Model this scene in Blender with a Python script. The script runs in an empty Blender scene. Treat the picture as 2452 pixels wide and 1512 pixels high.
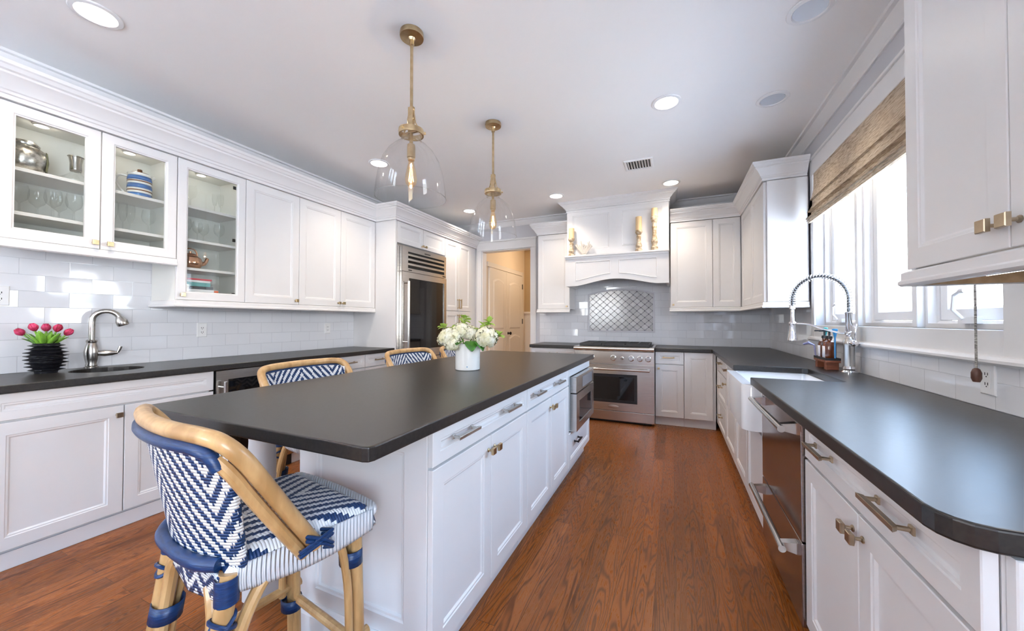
import bpy, bmesh, math, random
from mathutils import Vector, Matrix
random.seed(7)
S = bpy.context.scene
COL = S.collection
PI = math.pi
# ------------------------------------------------------------------ camera
cd = bpy.data.cameras.new('camera')
cam = bpy.data.objects.new('camera', cd)
COL.objects.link(cam)
cd.sensor_width = 36.0
cd.lens = 882.58 * 36.0 / 2452.0
cd.clip_start = 0.02
_r = Vector((0.91598466, 0.40120929, 0.0017931))
_u = Vector((0.00418241, -0.01401747, 0.999893))
_f = Vector((-0.4011915, 0.91587915, 0.01451781))
cam.matrix_world = Matrix(((_r.x, _u.x, -_f.x, 0), (_r.y, _u.y, -_f.y, 0), (_r.z, _u.z, -_f.z, 1.23), (0, 0, 0, 1)))
S.camera = cam
# ------------------------------------------------------------------ colour management
S.view_settings.view_transform = 'Standard'
S.view_settings.look = 'None'
S.view_settings.exposure = 1.12
S.view_settings.gamma = 1.0
S.view_settings.use_curve_mapping = False
# ------------------------------------------------------------------ sky
W = bpy.data.worlds.new('sky')
S.world = W
W.use_nodes = True
nt = W.node_tree
nt.nodes.clear()
wo = nt.nodes.new('ShaderNodeOutputWorld')
wb = nt.nodes.new('ShaderNodeBackground')
wt = nt.nodes.new('ShaderNodeTexCoord')
wx = nt.nodes.new('ShaderNodeSeparateXYZ')
wr = nt.nodes.new('ShaderNodeValToRGB')
wr.color_ramp.elements[0].position = 0.0
wr.color_ramp.elements[0].color = (0.62, 0.68, 0.72, 1)
wr.color_ramp.elements[1].position = 1.0
wr.color_ramp.elements[1].color = (0.50, 0.68, 1.0, 1)
for p_, c_ in ((0.06, (1.0, 0.99, 0.98, 1)), (0.15, (0.95, 0.97, 1.0, 1)), (0.33, (0.46, 0.69, 1.0, 1))):
    e_ = wr.color_ramp.elements.new(p_)
    e_.color = c_
nt.links.new(wt.outputs['Generated'], wx.inputs[0])
nt.links.new(wx.outputs['Z'], wr.inputs[0])
nt.links.new(wr.outputs[0], wb.inputs[0])
wb.inputs[1].default_value = 9.0
nt.links.new(wb.outputs[0], wo.inputs[0])

sl = bpy.data.lights.new('sun', 'SUN')
sl.energy = 165
sl.angle = .01
sl.color = (1, .98, .96)
so = bpy.data.objects.new('sun', sl)
so.rotation_euler = Vector((.50, -.30, -.80)).to_track_quat('-Z', 'Y').to_euler()
so.location = (-4, 3, 8)
COL.objects.link(so)


def portal(loc, rot, sx, sy):
    l = bpy.data.lights.new('sky_portal', 'AREA')
    l.shape = 'RECTANGLE'
    l.size, l.size_y = sx, sy
    l.cycles.is_portal = True
    o = bpy.data.objects.new('sky_portal', l)
    o.location = loc
    o.rotation_euler = rot
    COL.objects.link(o)


portal((1.30, 2.785, 1.815), (0, PI / 2, 0), 1.3, 1.95)
portal((-2.3, -2.88, 1.65), (PI / 2, 0, 0), 1.2, 1.1)
portal((1.24, -1.4, 1.525), (0, PI / 2, 0), 1.55, 1.6)
# ------------------------------------------------------------------ materials


def mat(name, col, rough=0.5, metal=0.0, spec=0.5, coat=0.0, emit=None, estr=0.0, trans=0.0):
    m = bpy.data.materials.new(name)
    m.use_nodes = True
    b = m.node_tree.nodes['Principled BSDF']
    b.inputs['Base Color'].default_value = (*col, 1)
    b.inputs['Roughness'].default_value = rough
    b.inputs['Metallic'].default_value = metal
    b.inputs['Specular IOR Level'].default_value = spec
    b.inputs['Coat Weight'].default_value = coat
    b.inputs['Coat Roughness'].default_value = 0.1
    if emit:
        b.inputs['Emission Color'].default_value = (*emit, 1)
        b.inputs['Emission Strength'].default_value = estr
    return m


def N(m, kind, **kw):
    n = m.node_tree.nodes.new(kind)
    for k, v in kw.items():
        if k.startswith('i_'):
            n.inputs[k[2:].replace('_', ' ')].default_value = v
        else:
            setattr(n, k, v)
    return n


def L(m, a, b):
    m.node_tree.links.new(a, b)


def bsdf(m):
    return m.node_tree.nodes['Principled BSDF']


def math_(m, op, a, b=None, c=None):
    n = N(m, 'ShaderNodeMath', operation=op)
    for i, x in enumerate((a, b, c)):
        if x is None:
            continue
        if isinstance(x, (int, float)):
            n.inputs[i].default_value = x
        else:
            L(m, x, n.inputs[i])
    return n.outputs[0]


def noisy(m, c1, c2, scale=(1, 1, 1), nscale=5.0, detail=4, coord='Object', bump=0.0, rough=None, pos=(0.35, 0.65)):
    """colour of the material varies between c1 and c2 with noise"""
    tc = N(m, 'ShaderNodeTexCoord')
    mp = N(m, 'ShaderNodeMapping')
    mp.inputs['Scale'].default_value = scale
    L(m, tc.outputs[coord], mp.inputs[0])
    nz = N(m, 'ShaderNodeTexNoise')
    nz.inputs['Scale'].default_value = nscale
    nz.inputs['Detail'].default_value = detail
    L(m, mp.outputs[0], nz.inputs['Vector'])
    cr = N(m, 'ShaderNodeValToRGB')
    cr.color_ramp.elements[0].position = pos[0]
    cr.color_ramp.elements[1].position = pos[1]
    cr.color_ramp.elements[0].color = (*c1, 1)
    cr.color_ramp.elements[1].color = (*c2, 1)
    L(m, nz.outputs['Fac'], cr.inputs[0])
    L(m, cr.outputs[0], bsdf(m).inputs['Base Color'])
    if bump:
        bp = N(m, 'ShaderNodeBump')
        bp.inputs['Strength'].default_value = bump
        bp.inputs['Distance'].default_value = 0.002
        L(m, nz.outputs['Fac'], bp.inputs['Height'])
        L(m, bp.outputs[0], bsdf(m).inputs['Normal'])
    if rough:
        mr = N(m, 'ShaderNodeMapRange')
        mr.inputs['To Min'].default_value = rough[0]
        mr.inputs['To Max'].default_value = rough[1]
        L(m, nz.outputs['Fac'], mr.inputs[0])
        L(m, mr.outputs[0], bsdf(m).inputs['Roughness'])
    return m


WHITE = noisy(mat('white_lacquer', (.76, .75, .745), .32), (.755, .745, .74), (.775, .765, .76), nscale=2)
TRIMW = mat('white_trim_paint', (.78, .77, .765), .38)
CEIL = noisy(mat('ceiling_paint', (.8, .8, .8), .8, spec=.2), (.915, .905, .895), (.93, .92, .91), nscale=1.5)
WALLP = noisy(mat('pale_grey_wall_paint', (.6, .6, .63), .7, spec=.2), (.585, .585, .615), (.605, .605, .635), nscale=2)
CREAM = mat('cream_hall_paint', (.74, .62, .47), .6, spec=.3)
TAN = mat('tan_hall_paint', (.50, .36, .20), .7, spec=.2)
HALLW = mat('warm_white_hall_paint', (.80, .74, .66), .25)
INSIDE = mat('cabinet_inside', (.78, .78, .74), .5)
GRAN = noisy(mat('black_honed_granite', (.02, .02, .02), .25, spec=.5), (.009, .008, .008), (.021, .018, .016), nscale=90, detail=6, rough=(.30, .37))
STEEL = noisy(mat('brushed_stainless_steel', (.6, .58, .55), .25, 1.0), (.56, .54, .515), (.66, .64, .61), scale=(1, 1, 60), nscale=6, rough=(.18, .30))
STEELD = mat('polished_steel', (.66, .65, .63), .14, 1.0)
CHROME = mat('bright_chrome', (.80, .80, .82), .07, 1.0)
NICKEL = mat('brushed_nickel', (.50, .48, .45), .24, 1.0)
DARKSTEEL = noisy(mat('bronzed_steel_front', (.2, .16, .15), .2, 1.0), (.30, .25, .235), (.36, .30, .28), scale=(1, 1, 50), nscale=5, rough=(.13, .2))
BRASS = noisy(mat('brushed_brass', (.55, .40, .2), .3, 1.0), (.45, .345, .20), (.55, .43, .27), nscale=30)
BRONZE = noisy(mat('champagne_bronze', (.42, .34, .24), .32, 1.0), (.40, .325, .23), (.50, .41, .30), nscale=20)
NICKP = mat('satin_nickel_pull', (.55, .53, .50), .3, 1.0)
BLACKG = mat('black_glass', (.006, .006, .007), .04, spec=.6)
IRON = mat('cast_iron', (.02, .02, .022), .5)
BLACKP = mat('black_plastic', (.01, .01, .011), .45)
PORC = mat('white_fireclay', (.86, .86, .87), .1, coat=.6)
WHITEP = mat('white_plastic', (.82, .82, .82), .35)
SLOT = mat('dark_slot', (.02, .02, .02), .7)
RATTAN = noisy(mat('honey_rattan', (.6, .4, .2), .38, coat=.25), (.40, .225, .085), (.60, .375, .165), scale=(1, 1, .25), nscale=26, detail=5, bump=.25)
BLUEB = noisy(mat('navy_binding', (.012, .035, .2), .35), (.003, .020, .075), (.006, .038, .135), scale=(1, 1, 9), nscale=35, bump=.5)
LED = mat('led_strip', (1, 1, 1), emit=(1, .97, .93), estr=14)
CANL = mat('recessed_lamp_glow', (1, 1, 1), emit=(1, .93, .84), estr=9)
PUCKL = mat('puck_lens_glow', (1, 1, 1), emit=(1, .95, .85), estr=1.5)
FIL = mat('glowing_filament', (1, .6, .2), emit=(1, .50, .16), estr=3)
WOODU = noisy(mat('maple_underside', (.5, .36, .2), .5), (.46, .32, .18), (.58, .42, .25), scale=(8, 1, 8), nscale=5)
AMBER = mat('amber_glass', (.10, .022, .004), .08, coat=.5)
LABELW = mat('white_paper_label', (.78, .78, .80), .6)
TEAK = noisy(mat('red_brown_wood', (.2, .06, .03), .4), (.15, .04, .018), (.26, .085, .04), scale=(1, 8, 8), nscale=9)
PINK = noisy(mat('pink_petal', (.6, .03, .12), .5), (.34, .004, .035), (.62, .05, .16), nscale=40)
GREENL = noisy(mat('tulip_leaf', (.12, .3, .02), .45), (.07, .20, .015), (.20, .42, .04), scale=(1, 1, .2), nscale=40)
DGREEN = noisy(mat('dark_leaf', (.03, .13, .01), .4), (.015, .08, .008), (.05, .2, .015), nscale=20)
LIME = noisy(mat('lime_leaf', (.3, .45, .06), .5), (.22, .38, .03), (.42, .55, .12), nscale=20)
PETAL = noisy(mat('ivory_petal', (.8, .78, .66), .6), (.66, .62, .38), (.80, .78, .66), nscale=18)
BLACKC = noisy(mat('black_ceramic', (.008, .009, .012), .35), (.005, .005, .008), (.014, .015, .02), nscale=20)
CANDLE = mat('ivory_wax', (.72, .52, .28), .5)
DISTR = noisy(mat('whitewashed_turned_wood', (.5, .4, .25), .6), (.27, .17, .075), (.66, .57, .44), scale=(1, 1, 1.6), nscale=30, bump=.4)
CORAL = mat('white_coral_resin', (.62, .57, .51), .6)
SILVER = noisy(mat('embossed_silver', (.5, .48, .43), .3, 1.0), (.30, .28, .24), (.72, .69, .64), nscale=45, bump=.8)
OLIVE = noisy(mat('olive_bronze', (.2, .2, .1), .35, .7), (.12, .13, .06), (.32, .31, .16), nscale=20)
COPPER = mat('polished_copper', (.72, .42, .28), .15, 1.0)
CERW = mat('white_glaze', (.82, .81, .77), .12, coat=.5)
CERB = noisy(mat('blue_glaze', (.03, .1, .3), .15, coat=.5), (.02, .08, .27), (.06, .17, .42), nscale=12)
CERN = mat('brown_glaze', (.2, .08, .03), .2, coat=.5)
BRICKOUT = mat('far_white_house', (.8, .8, .8), .8)
BARK = mat('grey_bark', (.07, .065, .06), .9)
CANVAS = mat('pale_canvas', (.20, .24, .25), .8)
PAVE = mat('pale_paving', (.81, .775, .735), .9)
CORDM = noisy(mat('woven_cord', (.3, .28, .24), .7), (.12, .11, .10), (.5, .47, .42), scale=(1, 1, 3), nscale=90)
TASSEL = mat('brown_wood_tassel', (.09, .035, .02), .5)
TEAL = mat('teal_plastic', (.02, .42, .42), .35)
SKYB = mat('blue_plastic', (.02, .20, .42), .35)
LILAC = mat('lilac_plastic', (.22, .22, .38), .4)
REDC = mat('red_cover', (.5, .03, .05), .5)
TEALC = mat('teal_cover', (.12, .36, .36), .5)
ORANGEC = mat('orange_cover', (.75, .14, .04), .5)
BLACKK = mat('dark_bronze_knob', (.012, .01, .009), .35, .6)


def thin_glass(name, tint=(1, 1, 1), base=0.04, edge=0.5, power=3.0, rough=0.0):
    m = bpy.data.materials.new(name)
    m.use_nodes = True
    t = m.node_tree
    t.nodes.clear()
    o = t.nodes.new('ShaderNodeOutputMaterial')
    mx = t.nodes.new('ShaderNodeMixShader')
    tr = t.nodes.new('ShaderNodeBsdfTransparent')
    gl = t.nodes.new('ShaderNodeBsdfGlossy')
    lw = t.nodes.new('ShaderNodeLayerWeight')
    tr.inputs[0].default_value = (*tint, 1)
    gl.inputs['Roughness'].default_value = rough
    lw.inputs['Blend'].default_value = 0.5
    pw = math_(m, 'POWER', lw.outputs['Facing'], power)
    fac = math_(m, 'MULTIPLY_ADD', pw, edge, base)
    L(m, fac, mx.inputs[0])
    L(m, tr.outputs[0], mx.inputs[1])
    L(m, gl.outputs[0], mx.inputs[2])
    L(m, mx.outputs[0], o.inputs[0])
    return m


PANE = thin_glass('window_glass', (.98, .99, 1), .03, .5, 4)
CABGL = thin_glass('cabinet_glass', (.96, .97, .96), .03, .4, 4)
SHADEGL = thin_glass('clear_blown_glass', (.98, .98, .98), .05, .6, 3.0)
STEMGL = thin_glass('stemware_glass', (.975, .98, .975), .04, .5, 2.5)


def tile_mat(name, axes, w=.203, h=.0985, off=(0, 0), col=(.78, .79, .82), grout=(.60, .61, .64)):
    m = mat(name, col, .06, spec=.6)
    g = N(m, 'ShaderNodeNewGeometry')
    sp = N(m, 'ShaderNodeSeparateXYZ')
    L(m, g.outputs['Position'], sp.inputs[0])
    cb = N(m, 'ShaderNodeCombineXYZ')
    L(m, math_(m, 'ADD', sp.outputs[axes[0]], off[0]), cb.inputs[0])
    L(m, math_(m, 'ADD', sp.outputs[axes[1]], off[1]), cb.inputs[1])
    br = N(m, 'ShaderNodeTexBrick')
    br.inputs['Scale'].default_value = 1
    br.inputs['Brick Width'].default_value = w
    br.inputs['Row Height'].default_value = h
    br.inputs['Mortar Size'].default_value = .0016
    br.inputs['Mortar Smooth'].default_value = .3
    br.inputs['Color1'].default_value = (*col, 1)
    br.inputs['Color2'].default_value = (*[c * .975 for c in col], 1)
    br.inputs['Mortar'].default_value = (*grout, 1)
    L(m, cb.outputs[0], br.inputs['Vector'])
    L(m, br.outputs['Color'], bsdf(m).inputs['Base Color'])
    nz = N(m, 'ShaderNodeTexNoise')
    nz.inputs['Scale'].default_value = 9
    nz.inputs['Detail'].default_value = 1
    L(m, cb.outputs[0], nz.inputs['Vector'])
    h1 = math_(m, 'SUBTRACT', math_(m, 'MULTIPLY', nz.outputs['Fac'], .35), br.outputs['Fac'])
    bp = N(m, 'ShaderNodeBump')
    bp.inputs['Strength'].default_value = .5
    bp.inputs['Distance'].default_value = .0015
    L(m, h1, bp.inputs['Height'])
    b2 = N(m, 'ShaderNodeTexBrick')
    for k_ in ('Scale', 'Brick Width', 'Row Height', 'Mortar Size'):
        b2.inputs[k_].default_value = br.inputs[k_].default_value
    b2.inputs['Color1'].default_value = (0, 0, 0, 1)
    b2.inputs['Color2'].default_value = (1, 1, 1, 1)
    L(m, cb.outputs[0], b2.inputs['Vector'])
    sc_ = N(m, 'ShaderNodeSeparateColor')
    L(m, b2.outputs['Color'], sc_.inputs[0])
    tilt = N(m, 'ShaderNodeCombineXYZ')
    for k_, f_ in enumerate((41.3, 17.7, 73.1)):
        v_ = math_(m, 'MULTIPLY_ADD', math_(m, 'FRACT', math_(m, 'MULTIPLY', sc_.outputs[0], f_)), .07, -.035)
        L(m, v_, tilt.inputs[k_])
    va = N(m, 'ShaderNodeVectorMath', operation='ADD')
    L(m, g.outputs['Normal'], va.inputs[0])
    L(m, tilt.outputs[0], va.inputs[1])
    vn = N(m, 'ShaderNodeVectorMath', operation='NORMALIZE')
    L(m, va.outputs[0], vn.inputs[0])
    L(m, vn.outputs[0], bp.inputs['Normal'])
    L(m, bp.outputs[0], bsdf(m).inputs['Normal'])
    return m


TILE_L = tile_mat('white_subway_tile_side', ('Y', 'Z'), off=(.08, -.914 + .0985 * 20))
TILE_B = tile_mat('white_subway_tile_back', ('X', 'Z'), off=(.05, -.914 + .0985 * 20))
TILE_R = tile_mat('white_subway_tile_window', ('Y', 'Z'), off=(.03, -.914 + .0985 * 20))


def floor_mat():
    m = mat('red_oak_planks', (.2, .08, .03), .3, spec=.3)
    g = N(m, 'ShaderNodeNewGeometry')
    sp = N(m, 'ShaderNodeSeparateXYZ')
    L(m, g.outputs['Position'], sp.inputs[0])
    cb = N(m, 'ShaderNodeCombineXYZ')
    L(m, sp.outputs['Y'], cb.inputs[0])
    L(m, sp.outputs['X'], cb.inputs[1])
    br = N(m, 'ShaderNodeTexBrick')
    br.offset = .37
    br.offset_frequency = 2
    br.inputs['Scale'].default_value = 1
    br.inputs['Brick Width'].default_value = 1.35
    br.inputs['Row Height'].default_value = .083
    br.inputs['Mortar Size'].default_value = .0009
    br.inputs['Mortar Smooth'].default_value = .2
    br.inputs['Color1'].default_value = (0, 0, 0, 1)
    br.inputs['Color2'].default_value = (1, 1, 1, 1)
    br.inputs['Mortar'].default_value = (.5, .5, .5, 1)
    L(m, cb.outputs[0], br.inputs['Vector'])
    rnd = N(m, 'ShaderNodeSeparateColor')
    L(m, br.outputs['Color'], rnd.inputs[0])
    r = rnd.outputs[0]
    # grain coordinates: across stretched, shifted per plank
    c2 = N(m, 'ShaderNodeCombineXYZ')
    L(m, math_(m, 'MULTIPLY_ADD', r, 7.3, math_(m, 'MULTIPLY', sp.outputs['X'], 1.0)), c2.inputs[0])
    L(m, math_(m, 'MULTIPLY_ADD', r, 31.7, math_(m, 'MULTIPLY', sp.outputs['Y'], .085)), c2.inputs[1])
    L(m, math_(m, 'MULTIPLY', r, 13.0), c2.inputs[2])
    nz = N(m, 'ShaderNodeTexNoise')
    nz.inputs['Scale'].default_value = 12
    nz.inputs['Detail'].default_value = 1.5
    nz.inputs['Distortion'].default_value = .4
    L(m, c2.outputs[0], nz.inputs['Vector'])
    rings = math_(m, 'SINE', math_(m, 'MULTIPLY', nz.outputs['Fac'], 128.0))
    rings = math_(m, 'POWER', math_(m, 'MULTIPLY_ADD', rings, .5, .5), 3.2)
    fn = N(m, 'ShaderNodeTexNoise')
    fn.inputs['Scale'].default_value = 220
    fn.inputs['Detail'].default_value = 3
    L(m, c2.outputs[0], fn.inputs['Vector'])
    k = math_(m, 'MULTIPLY_ADD', rings, .62, math_(m, 'MULTIPLY', fn.outputs['Fac'], .42))
    cr = N(m, 'ShaderNodeValToRGB')
    e = cr.color_ramp.elements
    e[0].position, e[0].color = .10, (.285, .092, .020, 1)
    e[1].position, e[1].color = .90, (.105, .031, .0072, 1)
    x = e.new(.45)
    x.color = (.21, .064, .0135, 1)
    L(m, k, cr.inputs[0])
    hs = N(m, 'ShaderNodeHueSaturation')
    L(m, math_(m, 'MULTIPLY_ADD', r, .42, .74), hs.inputs['Value'])
    L(m, cr.outputs[0], hs.inputs['Color'])
    mx = N(m, 'ShaderNodeMixRGB', blend_type='MIX')
    L(m, br.outputs['Fac'], mx.inputs[0])
    L(m, hs.outputs[0], mx.inputs[1])
    mx.inputs[2].default_value = (.035, .012, .005, 1)
    L(m, mx.outputs[0], bsdf(m).inputs['Base Color'])
    L(m, math_(m, 'MULTIPLY_ADD', k, .13, .25), bsdf(m).inputs['Roughness'])
    bp = N(m, 'ShaderNodeBump')
    bp.inputs['Strength'].default_value = .25
    bp.inputs['Distance'].default_value = .001
    L(m, math_(m, 'SUBTRACT', math_(m, 'MULTIPLY', k, -.4), br.outputs['Fac']), bp.inputs['Height'])
    L(m, bp.outputs[0], bsdf(m).inputs['Normal'])
    return m


FLOORM = floor_mat()


def weave_mat(name, period=.046, zig=.20, row=.0075, slope=1.0, one_v=False, bw=.5, phase=.0, vs=1.0):
    """blue and white strands in a chevron, from the panel's own UV in metres"""
    m = mat(name, (.8, .8, .8), .42)
    tc = N(m, 'ShaderNodeTexCoord')
    sp = N(m, 'ShaderNodeSeparateXYZ')
    L(m, tc.outputs['UV'], sp.inputs[0])
    u, v = sp.outputs[0], sp.outputs[1]
    uq = math_(m, 'MULTIPLY', math_(m, 'FLOOR', math_(m, 'DIVIDE', u, row * .9)), row * .9)
    vq = math_(m, 'MULTIPLY', math_(m, 'FLOOR', math_(m, 'DIVIDE', v, row)), row)
    if one_v:
        tri = math_(m, 'ABSOLUTE', uq)
    else:
        tri = math_(m, 'PINGPONG', math_(m, 'ADD', uq, zig * 10), zig)
    w = math_(m, 'MULTIPLY_ADD', tri, slope, math_(m, 'MULTIPLY_ADD', vq, vs, 5 + phase))
    band = math_(m, 'LESS_THAN', math_(m, 'FRACT', math_(m, 'DIVIDE', w, period)), bw)
    mx = N(m, 'ShaderNodeMixRGB')
    L(m, band, mx.inputs[0])
    mx.inputs[1].default_value = (.80, .80, .80, 1)
    mx.inputs[2].default_value = (.003, .030, .115, 1)
    L(m, mx.outputs[0], bsdf(m).inputs['Base Color'])
    fr = math_(m, 'FRACT', math_(m, 'DIVIDE', v, row))
    hgt = math_(m, 'SINE', math_(m, 'MULTIPLY', fr, PI))
    fu = math_(m, 'SINE', math_(m, 'MULTIPLY', math_(m, 'FRACT', math_(m, 'DIVIDE', u, row * 2.6)), PI))
    bp = N(m, 'ShaderNodeBump')
    bp.inputs['Strength'].default_value = .8
    bp.inputs['Distance'].default_value = .003
    L(m, math_(m, 'MULTIPLY_ADD', fu, .35, hgt), bp.inputs['Height'])
    L(m, bp.outputs[0], bsdf(m).inputs['Normal'])
    return m


WEAVE_B = weave_mat('chevron_weave_back', .047, .205, .0078, 1.25)
WEAVE_S = weave_mat('chevron_weave_seat', .036, .20, .0074, 1.0, one_v=True, vs=-.45)
WEAVE_A = weave_mat('chevron_weave_apron', .05, .05, .0085, 1.0)


def wrap_mat():
    m = mat('white_wrapped_strands', (.8, .8, .82), .42)
    tc = N(m, 'ShaderNodeTexCoord')
    sp = N(m, 'ShaderNodeSeparateXYZ')
    L(m, tc.outputs['Object'], sp.inputs[0])
    w = math_(m, 'ADD', sp.outputs[1], math_(m, 'MULTIPLY', sp.outputs[0], .8))
    k = math_(m, 'SINE', math_(m, 'MULTIPLY', w, 2 * PI / .011))
    bp = N(m, 'ShaderNodeBump')
    bp.inputs['Strength'].default_value = 1.0
    bp.inputs['Distance'].default_value = .003
    L(m, k, bp.inputs['Height'])
    L(m, bp.outputs[0], bsdf(m).inputs['Normal'])
    return m


WRAP = wrap_mat()


def shade_mat():
    m = mat('woven_grass_shade', (.5, .38, .25), .8, spec=.15)
    tc = N(m, 'ShaderNodeTexCoord')
    mp = N(m, 'ShaderNodeMapping')
    mp.inputs['Scale'].default_value = (1, .12, 1)
    L(m, tc.outputs['Object'], mp.inputs[0])
    nz = N(m, 'ShaderNodeTexNoise')
    nz.inputs['Scale'].default_value = 170
    nz.inputs['Detail'].default_value = 3
    L(m, mp.outputs[0], nz.inputs['Vector'])
    cr = N(m, 'ShaderNodeValToRGB')
    e = cr.color_ramp.elements
    e[0].position, e[0].color = .30, (.30, .23, .165, 1)
    e[1].position, e[1].color = .70, (.66, .57, .47, 1)
    x = e.new(.5)
    x.color = (.52, .43, .33, 1)
    L(m, nz.outputs['Fac'], cr.inputs[0])
    L(m, cr.outputs[0], bsdf(m).inputs['Base Color'])
    bp = N(m, 'ShaderNodeBump')
    bp.inputs['Strength'].default_value = .7
    bp.inputs['Distance'].default_value = .002
    L(m, nz.outputs['Fac'], bp.inputs['Height'])
    L(m, bp.outputs[0], bsdf(m).inputs['Normal'])
    tl = N(m, 'ShaderNodeBsdfTranslucent')
    L(m, cr.outputs[0], tl.inputs[0])
    ms = N(m, 'ShaderNodeMixShader')
    ms.inputs[0].default_value = .3
    out = m.node_tree.nodes['Material Output']
    L(m, bsdf(m).outputs[0], ms.inputs[1])
    L(m, tl.outputs[0], ms.inputs[2])
    L(m, ms.outputs[0], out.inputs[0])
    return m


SHADEM = shade_mat()


def mosaic_mat():
    """elongated grey-white marble lattice pieces, each with its own tone"""
    m = mat('lattice_marble', (.6, .6, .62), .12, spec=.55)
    oi = N(m, 'ShaderNodeNewGeometry')
    cr = N(m, 'ShaderNodeValToRGB')
    e = cr.color_ramp.elements
    e[0].color = (.47, .47, .515, 1)
    e[1].color = (.62, .62, .655, 1)
    L(m, oi.outputs['Random Per Island'], cr.inputs[0])
    nz = N(m, 'ShaderNodeTexNoise')
    nz.inputs['Scale'].default_value = 14
    nz.inputs['Detail'].default_value = 5
    L(m, oi.outputs['Position'], nz.inputs['Vector'])
    mx = N(m, 'ShaderNodeMixRGB', blend_type='MULTIPLY')
    mx.inputs[0].default_value = .5
    L(m, cr.outputs[0], mx.inputs[1])
    L(m, nz.outputs['Color'], mx.inputs[2])
    hs = N(m, 'ShaderNodeHueSaturation')
    hs.inputs['Saturation'].default_value = .12
    hs.inputs['Value'].default_value = 1.25
    L(m, mx.outputs[0], hs.inputs['Color'])
    L(m, hs.outputs[0], bsdf(m).inputs['Base Color'])
    return m


MOSAIC = mosaic_mat()
# ------------------------------------------------------------------ mesh building


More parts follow.
